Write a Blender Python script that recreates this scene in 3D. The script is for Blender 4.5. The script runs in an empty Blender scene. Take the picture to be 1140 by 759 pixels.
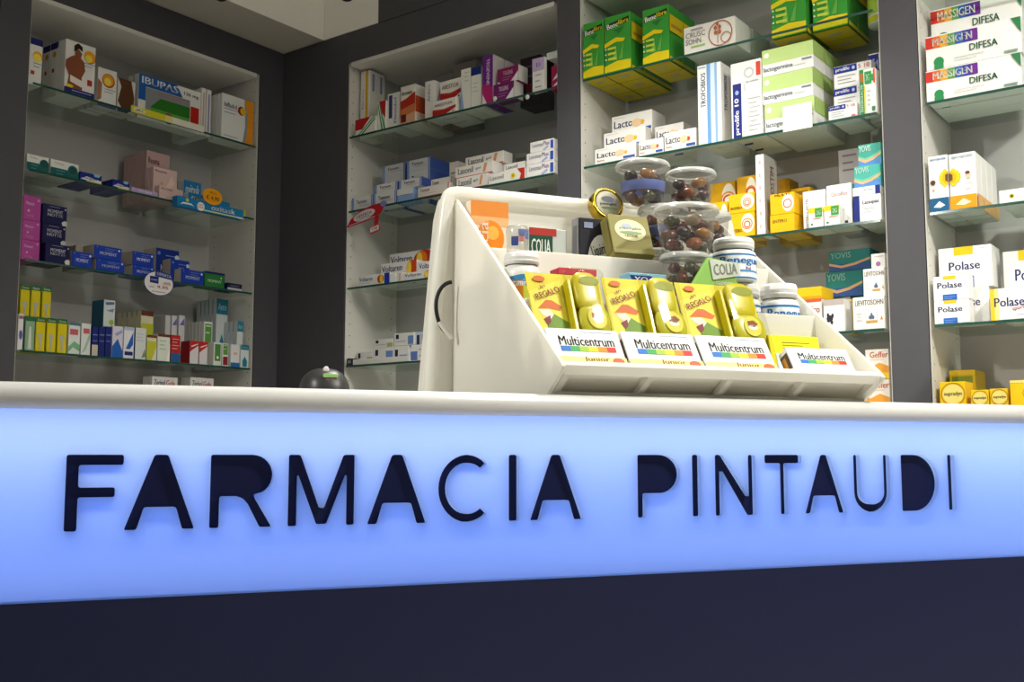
import bpy, bmesh, math, random
from mathutils import Vector, Matrix
random.seed(7)
C = bpy.context.scene.collection
SC = bpy.context.scene
R = math.radians

# ------------------------------------------------------------------ camera
# world: X runs along the back wall (to the right), Y into the back wall, Z up.
# back-wall cabinet fronts: y = 0; side-wall cabinet fronts: x = 0
FPX, CX, CY = 1206.0, 570.0, 379.5
PITCH, YAW = math.atan(127.5 / FPX), R(36.7)
CAM = Vector((3.6772, -3.1974, 0.93))
cd = bpy.data.cameras.new('camera'); cam = bpy.data.objects.new('camera', cd); C.objects.link(cam)
cam.location = CAM; cam.rotation_euler = (R(90) + PITCH, 0, YAW)
cd.sensor_width = 36; cd.lens = FPX / 1140 * 36; cd.clip_start = 0.05
SC.camera = cam
SC.view_settings.view_transform = 'Standard'; SC.view_settings.look = 'None'
SC.view_settings.gamma = 1; SC.view_settings.use_curve_mapping = False
SC.view_settings.exposure = 0.0

# ------------------------------------------------------------------ world and lamps
W = bpy.data.worlds.new('world'); SC.world = W; W.use_nodes = True
bgn = W.node_tree.nodes['Background']; bgn.inputs[0].default_value = (1.0, 0.98, 0.92, 1); bgn.inputs[1].default_value = 0.16
CEIL = 2.748
def area(name, loc, size, power, col, rot=(0, 0, 0), sy=None, spread=None):
    l = bpy.data.lights.new(name, 'AREA'); l.energy = power; l.color = col; l.size = size
    if sy: l.shape = 'RECTANGLE'; l.size_y = sy
    if spread: l.spread = R(spread)
    o = bpy.data.objects.new(name, l); C.objects.link(o); o.location = loc; o.rotation_euler = rot
    return o
WARM = (1.0, 0.985, 0.90)
LAMPS = [((3.25, -1.2), 8, 180), ((2.45, -1.45), 3, 180), ((2.0, -.8), 21, 125), ((4.2, -1.2), 72, 180)]
BEAM = 6.6      # spot added to brighten the side of the counter display

FWH = Vector((-math.sin(YAW), math.cos(YAW), 0)); RGT = Vector((math.cos(YAW), math.sin(YAW), 0)); UP = Vector((0, 0, 1))
FW = FWH * math.cos(PITCH) + UP * math.sin(PITCH); UPC = UP * math.cos(PITCH) - FWH * math.sin(PITCH)
def ray(px, py): return FW + RGT * ((px - CX) / FPX) + UPC * ((CY - py) / FPX)
def hit(px, py, n, d):
    r = ray(px, py); return CAM + r * ((d - CAM.dot(n)) / r.dot(n))

# frames: origin, along, inward
CO = Vector((2.2407, -2.4347, 1.031)); CDIR = Vector((0.51406, 0.85775, 0)); CIN = Vector((-0.85775, 0.51406, 0))
FR = {'A': (Vector((0, 0, 0)), Vector((0, 1, 0)), Vector((-1, 0, 0)), R(90)),
      'B': (Vector((0, 0, 0)), Vector((1, 0, 0)), Vector((0, 1, 0)), 0.0),
      'K': (CO, CDIR, CIN, math.atan2(CDIR.y, CDIR.x))}
def fpix(fr, px, py, v):
    o, e, i, _ = FR[fr]; p = hit(px, py, i, o.dot(i) + v) - o
    return p.dot(e), p.z
def fpos(fr, u, v, z):
    o, e, i, _ = FR[fr]; return o + e * u + i * v + UP * z

# ------------------------------------------------------------------ materials
MATS = {}
def lin(h):
    h = h.lstrip('#'); f = lambda c: c / 12.92 if c <= .04045 else ((c + .055) / 1.055) ** 2.4
    return tuple(f(int(h[i:i + 2], 16) / 255) for i in (0, 2, 4)) + (1,)
def mat(key, col='ffffff', rough=.45, metal=0, var=.05, scale=30, bump=0, spec=.4, coat=0):
    if key in MATS: return MATS[key]
    m = bpy.data.materials.new(key); m.use_nodes = True; nt = m.node_tree; p = nt.nodes['Principled BSDF']
    c = lin(col)
    tc = nt.nodes.new('ShaderNodeTexCoord'); nz = nt.nodes.new('ShaderNodeTexNoise'); nz.inputs['Scale'].default_value = scale
    nt.links.new(tc.outputs['Object'], nz.inputs['Vector'])
    mx = nt.nodes.new('ShaderNodeMix'); mx.data_type = 'RGBA'
    mx.inputs['A'].default_value = c; mx.inputs['B'].default_value = tuple(x * (1 - var * 2) for x in c[:3]) + (1,)
    nt.links.new(nz.outputs['Fac'], mx.inputs['Factor']); nt.links.new(mx.outputs['Result'], p.inputs['Base Color'])
    p.inputs['Roughness'].default_value = rough; p.inputs['Metallic'].default_value = metal
    p.inputs['Specular IOR Level'].default_value = spec; p.inputs['Coat Weight'].default_value = coat
    if bump:
        b = nt.nodes.new('ShaderNodeBump'); b.inputs['Strength'].default_value = bump; b.inputs['Distance'].default_value = .002
        nt.links.new(nz.outputs['Fac'], b.inputs['Height']); nt.links.new(b.outputs['Normal'], p.inputs['Normal'])
    MATS[key] = m; return m
def paper(hexc): return mat('carton_' + hexc, hexc, rough=.5, var=.03, scale=25, spec=.18)
def thin_clear(key, tint, gloss=.06, rough=.03, edge=.5, haze=0):
    if key in MATS: return MATS[key]
    m = bpy.data.materials.new(key); m.use_nodes = True; nt = m.node_tree
    for n in list(nt.nodes):
        if n.type == 'BSDF_PRINCIPLED': nt.nodes.remove(n)
    out = [n for n in nt.nodes if n.type == 'OUTPUT_MATERIAL'][0]
    t = nt.nodes.new('ShaderNodeBsdfTransparent'); t.inputs[0].default_value = lin(tint)
    g = nt.nodes.new('ShaderNodeBsdfGlossy'); g.inputs['Roughness'].default_value = rough
    fz = nt.nodes.new('ShaderNodeLayerWeight'); pw = nt.nodes.new('ShaderNodeMath'); pw.operation = 'POWER'; pw.inputs[1].default_value = 5
    nt.links.new(fz.outputs['Facing'], pw.inputs[0])
    ma = nt.nodes.new('ShaderNodeMath'); ma.operation = 'MULTIPLY_ADD'; ma.inputs[1].default_value = edge; ma.inputs[2].default_value = gloss; ma.use_clamp = True
    mx = nt.nodes.new('ShaderNodeMixShader')
    nt.links.new(pw.outputs[0], ma.inputs[0]); nt.links.new(ma.outputs[0], mx.inputs[0]); nt.links.new(t.outputs[0], mx.inputs[1]); nt.links.new(g.outputs[0], mx.inputs[2])
    if haze:
        df = nt.nodes.new('ShaderNodeBsdfDiffuse'); df.inputs[0].default_value = (.85, .85, .83, 1); m2 = nt.nodes.new('ShaderNodeMixShader'); m2.inputs[0].default_value = haze
        nt.links.new(t.outputs[0], m2.inputs[1]); nt.links.new(df.outputs[0], m2.inputs[2]); nt.links.new(m2.outputs[0], mx.inputs[1])
    nt.links.new(mx.outputs[0], out.inputs[0]); MATS[key] = m; return m
GLASS = thin_clear('shelf_glass', 'f3f8f5', gloss=.008, rough=.03, edge=.3)
CLEAR = thin_clear('clear_plastic', 'f0f0ee', gloss=.04, rough=.10, edge=.6, haze=.05)
BLIST = thin_clear('blister_plastic', 'f6f6f4', gloss=.015, rough=.06, edge=.45)
GEDGE = mat('glass_edge_green', '1f4c41', rough=.15, spec=.6)
WHITE = mat('white_laminate', 'dcd9d2', rough=.5, var=.02, scale=8)
DARK = mat('charcoal_laminate', '4a484e', rough=.55, var=.06, scale=20)
CEILM = mat('ceiling_paint', 'bdb7ac', rough=.8, var=.03)
CEILW = mat('ceiling_white', 'f4f1e8', rough=.8, var=.02)
def milky(key, col, fac):
    m = mat(key, col, rough=.25, var=.01, spec=.5); nt = m.node_tree; p = nt.nodes['Principled BSDF']; out = [n for n in nt.nodes if n.type == 'OUTPUT_MATERIAL'][0]
    t = nt.nodes.new('ShaderNodeBsdfTranslucent'); t.inputs[0].default_value = lin(col); mx = nt.nodes.new('ShaderNodeMixShader'); mx.inputs[0].default_value = fac
    nt.links.new(p.outputs[0], mx.inputs[1]); nt.links.new(t.outputs[0], mx.inputs[2]); nt.links.new(mx.outputs[0], out.inputs[0]); return m
ACR = milky('milky_acrylic', 'f3f1ea', .42)
TOPM = mat('counter_white', 'dedddb', rough=.3, var=.01, spec=.5)
NAVYP = mat('navy_panel', '10173f', rough=.45, var=.08, scale=60)
BLACKP = mat('black_rubber', '111113', rough=.5)

# ------------------------------------------------------------------ mesh helpers
def link(name, me, m, parent=None):
    o = bpy.data.objects.new(name, me); C.objects.link(o)
    if m is not None and not me.materials: me.materials.append(m)
    if parent is not None: o.parent = parent
    return o
def bm_obj(name, bm, m, parent=None, smooth=False):
    bmesh.ops.recalc_face_normals(bm, faces=bm.faces)
    me = bpy.data.meshes.new(name); bm.to_mesh(me); bm.free()
    if smooth:
        for f in me.polygons: f.use_smooth = True
    return link(name, me, m, parent)
def box_bm(x0, x1, y0, y1, z0, z1, bev=0, seg=1, bm=None):
    b = bmesh.new()
    bmesh.ops.create_cube(b, size=1)
    for v in b.verts:
        v.co = Vector((x0 + (v.co.x + .5) * (x1 - x0), y0 + (v.co.y + .5) * (y1 - y0), z0 + (v.co.z + .5) * (z1 - z0)))
    if bev: bmesh.ops.bevel(b, geom=b.edges[:], offset=bev, segments=seg, affect='EDGES', profile=.5)
    return b
def box(name, x0, x1, y0, y1, z0, z1, m, parent=None, bev=0, seg=1): return bm_obj(name, box_bm(x0, x1, y0, y1, z0, z1, bev, seg), m, parent, False)
def tag(o, label, cat, group=None):
    o['label'] = label; o['category'] = cat
    if group: o['group'] = group
    return o
def structure(o): o['kind'] = 'structure'; return o
def empty(name, loc, rz=0, rx=0):
    o = bpy.data.objects.new(name, None); o.empty_display_size = .05; C.objects.link(o); o.location = loc; o.rotation_euler = (rx, 0, rz); return o
def lathe(name, prof, m, parent=None, seg=32, smooth=True):
    bm = bmesh.new(); rings = []
    for r, z in prof:
        rings.append([bm.verts.new((r * math.cos(a), r * math.sin(a), z)) for a in [2 * math.pi * k / seg for k in range(seg)]] if r > 1e-5 else [bm.verts.new((0, 0, z))])
    for a, b in zip(rings, rings[1:]):
        for k in range(seg):
            k2 = (k + 1) % seg
            if len(a) == 1 and len(b) == 1: continue
            if len(a) == 1: bm.faces.new((a[0], b[k], b[k2]))
            elif len(b) == 1: bm.faces.new((a[k], a[k2], b[0]))
            else: bm.faces.new((a[k], a[k2], b[k2], b[k]))
    return bm_obj(name, bm, m, parent, smooth)
def prism(name, pts, y0, y1, m, parent=None, bev=0):
    """polygon in the local xz plane extruded along local y"""
    bm = bmesh.new()
    f = bm.faces.new([bm.verts.new((x, y0, z)) for x, z in pts])
    r = bmesh.ops.extrude_face_region(bm, geom=[f])
    for g in r['geom']:
        if isinstance(g, bmesh.types.BMVert): g.co.y = y1
    if bev: bmesh.ops.bevel(bm, geom=bm.edges[:], offset=bev, segments=2, affect='EDGES', profile=.5)
    return bm_obj(name, bm, m, parent)
def side_prism(name, pts, x0, x1, m, parent=None, bev=0):
    """polygon in the local yz plane extruded along local x"""
    bm = bmesh.new()
    f = bm.faces.new([bm.verts.new((x0, y, z)) for y, z in pts])
    r = bmesh.ops.extrude_face_region(bm, geom=[f])
    for g in r['geom']:
        if isinstance(g, bmesh.types.BMVert): g.co.x = x1
    if bev: bmesh.ops.bevel(bm, geom=bm.edges[:], offset=bev, segments=2, affect='EDGES', profile=.5)
    return bm_obj(name, bm, m, parent)
def tube(name, pts, r, m, parent=None, cyc=False):
    cu = bpy.data.curves.new(name, 'CURVE'); cu.dimensions = '3D'; cu.bevel_depth = r; cu.bevel_resolution = 4; cu.use_fill_caps = True
    s = cu.splines.new('NURBS'); s.points.add(len(pts) - 1); s.use_endpoint_u = True; s.order_u = 4; s.use_cyclic_u = cyc; s.resolution_u = 6
    for p, q in zip(s.points, pts): p.co = (*q, 1)
    return curve_mesh(name, cu, m, parent, True)
def curve_mesh(name, cu, m, parent=None, smooth=False):
    t = bpy.data.objects.new('tmp', cu); C.objects.link(t); dg = bpy.context.evaluated_depsgraph_get()
    me = bpy.data.meshes.new_from_object(t.evaluated_get(dg)); bpy.data.objects.remove(t); bpy.data.curves.remove(cu)
    me.name = name
    if smooth:
        for f in me.polygons: f.use_smooth = True
    return link(name, me, m, parent)
TXT = {}
def text_mesh(s):
    if s in TXT: return TXT[s]
    cu = bpy.data.curves.new('lettering', 'FONT'); cu.body = s; cu.size = 1; cu.resolution_u = 2; cu.fill_mode = 'FRONT'
    t = bpy.data.objects.new('tmp', cu); C.objects.link(t); bpy.context.view_layer.update(); dg = bpy.context.evaluated_depsgraph_get()
    me = bpy.data.meshes.new_from_object(t.evaluated_get(dg)); bpy.data.objects.remove(t); bpy.data.curves.remove(cu)
    xs = [v.co.x for v in me.vertices]; ys = [v.co.y for v in me.vertices]
    x0, x1, y0, y1 = min(xs), max(xs), min(ys), max(ys)
    for v in me.vertices: v.co.x = (v.co.x - x0) / (x1 - x0) - .5; v.co.y = (v.co.y - y0) / (y1 - y0) - .5; v.co.z = 0
    me.materials.clear()
    bt = bmesh.new(); asp = (y1 - y0) / (x1 - x0)
    for dx in (-.03, .03):
        t2 = me.copy(); t2.transform(Matrix.Translation((dx * asp, 0, 0))); bt.from_mesh(t2); bpy.data.meshes.remove(t2)
    bt.to_mesh(me); bt.free(); TXT[s] = me; return me
TXTC = {}
def text_on(s, m, parent, M, w, h, rot=0):
    key = (s, m.name)
    if key not in TXTC: me = text_mesh(s).copy(); me.materials.append(m); TXTC[key] = me
    o = link('lettering', TXTC[key], None, parent)
    o.matrix_local = M @ Matrix.Rotation(rot, 4, 'Z') @ Matrix.Diagonal((w, h, 1, 1)); return o

def flat(name, pts, m, parent, M):
    """flat print in the plane of matrix M (x right, y up)"""
    me = bpy.data.meshes.new(name); me.from_pydata([tuple(M @ Vector((x, y, 0))) for x, y in pts], [], [list(range(len(pts)))]); me.update()
    return link(name, me, m, parent)
RAINBOW = ['2b6fc4', '3fa05a', '9dbd3a', 'f0d02c', 'ee8a2a', 'cf3328']
def prints(parent, w, d, h, items):
    faces = {'F': (Matrix.Translation((0, -d / 2, h / 2)) @ Matrix.Rotation(R(90), 4, 'X'), w, h),
             'R': (Matrix.Translation((w / 2, 0, h / 2)) @ Matrix.Rotation(R(90), 4, 'Z') @ Matrix.Rotation(R(90), 4, 'X'), d, h),
             'L': (Matrix.Translation((-w / 2, 0, h / 2)) @ Matrix.Rotation(R(-90), 4, 'Z') @ Matrix.Rotation(R(90), 4, 'X'), d, h),
             'T': (Matrix.Translation((0, 0, h)), w, d),
             'B': (Matrix.Rotation(R(180), 4, 'X'), w, d)}
    for i, it in enumerate(items):
        t = it[0]; f = 'F'
        if ':' in t: f, t = t.split(':')
        M, fw, fh = faces[f]; M = M @ Matrix.Translation((0, 0, .0005 + .00025 * i))
        q = lambda x, y: ((x - .5) * fw, (y - .5) * fh)
        if t == 'r':
            _, x0, y0, x1, y1, c = it; flat('printed_band', [q(x0, y0), q(x1, y0), q(x1, y1), q(x0, y1)], paper(c), parent, M)
        elif t == 'p':
            flat('printed_shape', [q(x, y) for x, y in it[1]], paper(it[2]), parent, M)
        elif t == 'd':          # disc, radius in face heights
            _, x, y, r, c = it; cx, cy = q(x, y); rr = min(r * fh, max(.004, .98 * fw * min(x, 1 - x)))
            flat('printed_disc', [(cx + rr * math.cos(a * math.pi / 12), cy + rr * math.sin(a * math.pi / 12)) for a in range(24)], paper(c), parent, M)
        elif t == 'e':          # ellipse in face units
            _, x, y, rx, ry, c = it; flat('printed_oval', [q(x + rx * math.cos(a * math.pi / 12), y + ry * math.sin(a * math.pi / 12)) for a in range(24)], paper(c), parent, M)
        elif t == 'ring':
            _, x, y, r, th, c = it; cx, cy = q(x, y); n = 28; k_ = min(1, .98 * fw * min(x, 1 - x) / (r * fh)); r, th = r * k_, th * k_; me = bpy.data.meshes.new('printed_ring')
            vs = [tuple(M @ Vector((cx + k * fh * math.cos(2 * math.pi * a / n), cy + k * fh * math.sin(2 * math.pi * a / n), 0))) for a in range(n) for k in (r, r - th)]
            me.from_pydata(vs, [], [(2 * a, 2 * ((a + 1) % n), 2 * ((a + 1) % n) + 1, 2 * a + 1) for a in range(n)]); link('printed_ring', me, paper(c), parent)
        elif t in 'tvw':
            _, s, x0, y0, x1, y1, c = it[:7]; a = it[7] if len(it) > 7 else 0
            cx, cy = q((x0 + x1) / 2, (y0 + y1) / 2); ww, hh = (x1 - x0) * fw, (y1 - y0) * fh
            T = M @ Matrix.Translation((cx, cy, 0))
            if t == 't': text_on(s, paper(c), parent, T, ww, hh, R(a))
            else: text_on(s, paper(c), parent, T, hh, ww, R(90 if t == 'v' else -90))
        elif t == 'bow':
            _, x0, y0, x1, y1 = it; n = len(RAINBOW)
            for k, c in enumerate(RAINBOW):
                a, b = x0 + (x1 - x0) * k / n, x0 + (x1 - x0) * (k + 1) / n
                flat('printed_band', [q(a, y0), q(b, y0), q(b, y1), q(a, y1)], paper(c), parent, M)
        elif t == 'li':         # lines of small print
            _, x0, y0, x1, y1, n, c = it
            for k in range(n):
                yy = y1 - (y1 - y0) * k / max(n - 1, 1); e = .35 * (y1 - y0) / max(n, 1)
                xx = x1 - (x1 - x0) * (.25 if k % 2 else 0)
                flat('printed_line', [q(x0, yy - e / 2), q(xx, yy - e / 2), q(xx, yy + e / 2), q(x0, yy + e / 2)], paper(c), parent, M)

def copy_tree(o, parent=None):
    c = o.copy(); C.objects.link(c); c.parent = parent
    for ch in [x for x in o.children]: copy_tree(ch, c)
    return c
def carton(name, loc, rz, w, d, h, col, items, rx=0):
    bm = box_bm(-w / 2, w / 2, -d / 2, d / 2, 0, h, min(.0012, w * .05, d * .05, h * .05))
    o = bm_obj(name, bm, paper(col)); o.location = loc; o.rotation_euler = (rx, 0, rz)
    prints(o, w, d, h, items); return o

# ================================================================== SETTING
structure(box('floor', -.6, 6.5, -7, .6, -.05, 0, mat('floor_tile', 'd0cbc2', rough=.35)))
structure(box('wall_back', -.5, 6.5, .37, .47, 0, 3.3, CEILM)); structure(box('wall_left', -.49, -.39, -7, .36, 0, 3.3, CEILM))
# ceiling: a lower strip along the side wall, underside dimmed in its colour, and the white main ceiling
CEIL2 = 3.16
structure(box('ceiling', .262, 6.5, -7, .365, CEIL2, 3.26, CEILW))
t1_ = structure(box('trim_1', -.385, .26, -7, .365, 2.748, 3.26, CEILM)); t1_.data.materials.append(CEILW)
for f in t1_.data.polygons: f.material_index = 1 if f.normal.x > .5 else 0  # step face coloured whiter than the underside because more light falls on it
structure(box('trim_13', .262, .588, .0, .30, 2.748, CEIL2 - .001, CEILW))   # white wall above the corner cabinet
T_IN = 2.612
# charcoal frames: posts and fascias
def trim(n, *a): structure(box('trim_%d' % n, *a, DARK))
trim(2, -.30, 0, -1.31, -1.196, 0, 2.745)          # post of the side cabinet, near end
trim(3, -.30, 0, -.131, .0, 0, 2.745)              # post by the corner
trim(4, -.30, 0, -1.196, -.131, T_IN, 2.745)       # fascia of the side cabinets
trim(5, .001, .413, -.001, .30, 0, 2.745)          # wide corner post
trim(6, 1.502, 1.598, 0, .30, 0, 2.745)
trim(7, 2.680, 2.788, 0, .30, 0, 2.745)
trim(8, .413, 1.502, 0, .30, T_IN, 2.745)
trim(9, 1.598, 2.680, 0, .30, T_IN, 2.745)
trim(10, 2.788, 4.0, 0, .30, T_IN, 2.745)
trim(11, -.30, 0, -2.55, -1.312, T_IN, 2.745)
trim(12, .589, 6.4, .0, .30, 2.748, CEIL2 - .001)   # charcoal wall above the back cabinets
ZS = {1: 2.276, 2: 1.954, 3: 1.626, 4: 1.299, 5: .975}
CAB = {'A': 'side-wall cabinet', 'M': 'corner cabinet', 'R': 'cabinet behind the counter display', 'F': 'cabinet with the sunflower cartons'}
BAYS = {'A': ('A', -1.194, -.133), 'M': ('B', .415, 1.500), 'R': ('B', 1.600, 2.678), 'F': ('B', 2.790, 3.87), 'G': ('A', -2.40, -1.314)}
ORD = {1: 'top', 2: 'second', 3: 'third', 4: 'fourth', 5: 'lowest'}
CABLAB = {'A': 'white open cabinet set in the side wall, with blue cartons', 'M': 'white open cabinet beside the wide corner post', 'R': 'white open cabinet with green and yellow fibre cartons', 'F': 'white open cabinet with sunflower cartons', 'G': 'white open cabinet beyond the end post of the side wall'}
for b, (fr, u0, u1) in BAYS.items():
    rz = FR[fr][3]; root = empty('wall_cabinet', fpos(fr, (u0 + u1) / 2, 0, 0), rz); w = u1 - u0
    tag(root, CABLAB[b], 'cabinet')
    box('back_panel', -w / 2, w / 2, .318, .334, .02, T_IN, mat('grey_laminate', 'b8b5b4', rough=.5, var=.02, scale=8), root)
    for s in (-1, 1):
        sp = box('side_panel', s * (w / 2 - .0012) - .0012, s * (w / 2 - .0012) + .0012, .006, .318, .02, T_IN, WHITE, root)
    box('top_panel', -w / 2 + .014, w / 2 - .014, .004, .318, T_IN - .018, T_IN - .001, WHITE, root)
    box('base_panel', -w / 2 + .014, w / 2 - .014, .004, .318, .955, .973, WHITE, root)
    box('door', -w / 2 + .014, -.002, .004, .022, .05, .95, DARK, root); box('door', .002, w / 2 - .014, .004, .022, .05, .95, DARK, root)
    # rows of small shelf-peg holes in the visible side panel
    if b in 'AMRF':
        s = 1 if fr == 'A' else -1
        bm = bmesh.new()
        for k in range(34):
            for yy in (.03, .285):
                z = 1.0 + k * .048; x = s * (w / 2 - .0026)
                vs = [bm.verts.new((x, yy + .003 * math.cos(a * math.pi / 3), z + .003 * math.sin(a * math.pi / 3))) for a in range(6)]
                bm.faces.new(vs)
        ph = bm_obj('peg_holes', bm, mat('peg_hole', '55514c'), root); ph['kind'] = 'stuff'
    if b == 'G': continue
    for k in (1, 2, 3, 4):
        z = ZS[k]; g = box('glass_shelf', -w / 2 + .016, w / 2 - .016, -.000, .312, -.004, .004, GLASS)
        g.location = fpos(fr, (u0 + u1) / 2, 0, z); g.rotation_euler.z = rz
        tag(g, '%s glass shelf of the %s' % (ORD[k], CAB[b]), 'shelf', 'glass shelves of the wall cabinets')
        box('front_edge', -w / 2 + .016, w / 2 - .016, -.0018, -.0002, -.004, .004, GEDGE, g)

# ceiling downlights hung as pendants, each with an added light that brightens the ceiling
for i, ((lx, ly), pw, spr) in enumerate(LAMPS):
    root = empty('pendant_panel', (lx, ly, CEIL + .003)); near = ['above the counter end', 'above the counter sign', 'in front of the corner cabinet', 'in front of the sunflower cabinet', 'over the shop floor by the entrance', 'over the shop floor by the side wall'][i]
    tag(root, 'square pendant panel lamp ' + near, 'lamp', 'pendant panel lamps')
    box('housing', -.148, .148, -.148, .148, -.004, .0, mat('lamp_frame', 'e6e6e6'), root)
    for sx_ in (-.12, .12): tube('suspension_wire', [(sx_, 0, .0), (sx_, 0, .13), (sx_, 0, .27), (sx_, 0, CEIL2 - CEIL - .004)], .0015, BLACKP, root)
    u_ = area('added_uplight', (0, 0, .004), .28, pw * .22, WARM, rot=(R(180), 0, 0)); u_.parent = root  # upward light added to brighten the ceiling, not a known source
    for s in (-1, 1):
        box('frame', -.17, .17, s * .16 - .01, s * .16 + .01, -.012, 0, mat('lamp_frame', 'e6e6e6'), root); box('frame', s * .16 - .01, s * .16 + .01, -.15, .15, -.012, 0, mat('lamp_frame', 'e6e6e6'), root)
    l = area('downlight', (0, 0, -.006), .28, pw, WARM, spread=spr); l.parent = root
# unseen spot added over the shop floor to brighten the display side
root = empty('added_spotlight', (1.6, -3.9, CEIL2 - .001)); tag(root, 'unseen white spotlight added over the shop floor to brighten the display', 'lamp')
tube('stem', [(0, 0, 0), (0, 0, -.15), (0, 0, -.35), (0, 0, -.50)], .01, TOPM, root)
aim = (Vector((2.15, -1.3, 1.15)) - Vector((1.6, -3.9, 2.6))).to_track_quat('-Z', 'Y').to_euler()
h_ = lathe('head', [(0, .08), (.05, .08), (.06, .07), (.06, -.06), (.056, -.064), (.054, -.03), (0, -.03)], TOPM, root, 28); h_.location = (0, 0, -.55); h_.rotation_euler = aim
l = area('fill_beam', (0, 0, -.55), .09, BEAM, WARM, rot=aim, spread=62); l.parent = root; l.location = Vector((0, 0, -.55)) + aim.to_matrix() @ Vector((0, 0, -.066))

# ================================================================== CARTONS ON THE SHELVES
ENT = []
def K(bay, sh, x0, x1, yt, v, d, col, items, kind, where, rows=1, on=None, sup=False, yaw=None, cat='carton', name='carton', zb=None, rcol=None, ritems=None):
    fr = BAYS[bay][0]; zs = ZS[sh] + .0045 if sh < 5 else .9735
    z0 = zs if on is None else on['z1'] + .0006
    if zb is not None: z0 = zb
    zt = fpix(fr, (x0 + x1) / 2, yt, v)[1]
    ym = yt + 8
    e = dict(bay=bay, fr=fr, sh=sh, u0=fpix(fr, x0, ym, v)[0] + .0007, u1=fpix(fr, x1, ym, v)[0] - .0007, v=v, d=d, z0=z0, z1=max(zt, z0 + .012), zs=zs,
             col=col, items=items, kind=kind, where=where, rows=rows, sup=sup, yaw=yaw, cat=cat, name=name, rcol=rcol, ritems=ritems)
    lo, hi = BAYS[bay][1] + .016, BAYS[bay][2] - .016
    e['u0'] = max(e['u0'], lo); e['u1'] = min(e['u1'], hi)
    ENT.append(e); return e
def short_label(k, w):
    if len((k + ' ' + w).split()) > 16: w = w.split(',')[0]
    return ' '.join((k + ' ' + w).split()[:16])
def build_entries():
    # supports for stair-stepped stacks
    extra = []
    for e in ENT:
        if e['sup'] and e['z0'] - e['zs'] > .012:
            H = e['z0'] - e['zs']; n = max(1, round(H / max(e['z1'] - e['z0'], .02)))
            for k in range(n):
                s = dict(e); s['sup'] = False; s['z0'] = e['zs'] + H * k / n; s['z1'] = e['zs'] + H * (k + 1) / n - .0006
                s['where'] = 'hidden under the one ' + e['where'].split(',')[0]; s['spare'] = True; extra.append(s)
    allE = ENT + extra
    def ov(a, b, k0, k1, tol=.0004): return min(a[k1], b[k1]) - max(a[k0], b[k0]) > tol
    for _ in range(3):
        for i, a in enumerate(allE):
            for b in allE[i + 1:]:
                if a['bay'] != b['bay'] or a['sh'] != b['sh']: continue
                if not (ov(a, b, 'u0', 'u1') and ov(a, b, 'z0', 'z1')): continue
                f, g = (a, b) if a['v'] <= b['v'] else (b, a)
                if f['v'] + f['d'] * f['rows'] + (f['rows'] - 1) * .003 <= g['v'] - .001: continue
                gap = g['v'] - f['v'] - .002
                uo = min(a['u1'], b['u1']) - max(a['u0'], b['u0'])
                while f['rows'] > 1 and f['rows'] * (f['d'] + .003) > gap: f['rows'] -= 1
                if f['d'] * f['rows'] <= gap: continue
                if gap >= .014: f['d'] = gap; f['rows'] = 1
                elif uo < .35 * min(a['u1'] - a['u0'], b['u1'] - b['u0']):
                    l, r = (a, b) if a['u0'] < b['u0'] else (b, a)
                    m = (max(a['u0'], b['u0']) + min(a['u1'], b['u1'])) / 2; l['u1'] = m - .0006; r['u0'] = m + .0006
                else:
                    g['v'] = f['v'] + f['d'] + .002
    for e in allE:
        e['d'] = min(e['d'], .312 - e['v']); 
        while e['rows'] > 1 and e['v'] + e['rows'] * (e['d'] + .003) > .314: e['rows'] -= 1
        w, h, d = e['u1'] - e['u0'], e['z1'] - e['z0'], e['d']
        if d < .006 or w < .004: continue
        yaw = 0 if e['yaw'] is None else R(e['yaw'])
        o = carton(e['name'], fpos(e['fr'], (e['u0'] + e['u1']) / 2, e['v'] + d / 2, e['z0']), FR[e['fr']][3] + yaw, w, d, h, e['col'], e['items'])
        grp = 'set of ' + e['kind'].replace('carton', 'cartons', 1)
        tag(o, short_label(e['kind'], e['where']), e['cat'], grp)
        for k in range(1, e['rows']):
            if k == 1 and e['rcol']:
                c = carton(e['name'], o.location, o.rotation_euler.z, w, d, h, e['rcol'], e['ritems'] or []); src = c
            elif k == 1: c = copy_tree(o); src = c
            else: c = copy_tree(src)
            c.location = fpos(e['fr'], (e['u0'] + e['u1']) / 2, e['v'] + d / 2 + k * (d + .003), e['z0'])
            tag(c, short_label(e['kind'] + ' behind the one', e['where']), e['cat'], grp)

NV, WT, OFW, RD, YL, GN, TEAL, MAG = '20266a', 'eceae6', 'd9d5cc', 'c0272c', 'efcf1c', '3f9a3a', '1d6f80', 'b9409b'
SUN = lambda x, y, r: [('d', x, y, r, 'c0461c'), ('d', x - .01, y + .01, r * .85, 'eda31a'), ('d', x - .04, y - .03, r * .55, 'f7dc58')]
li = lambda *a: ('li', *a)

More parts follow.
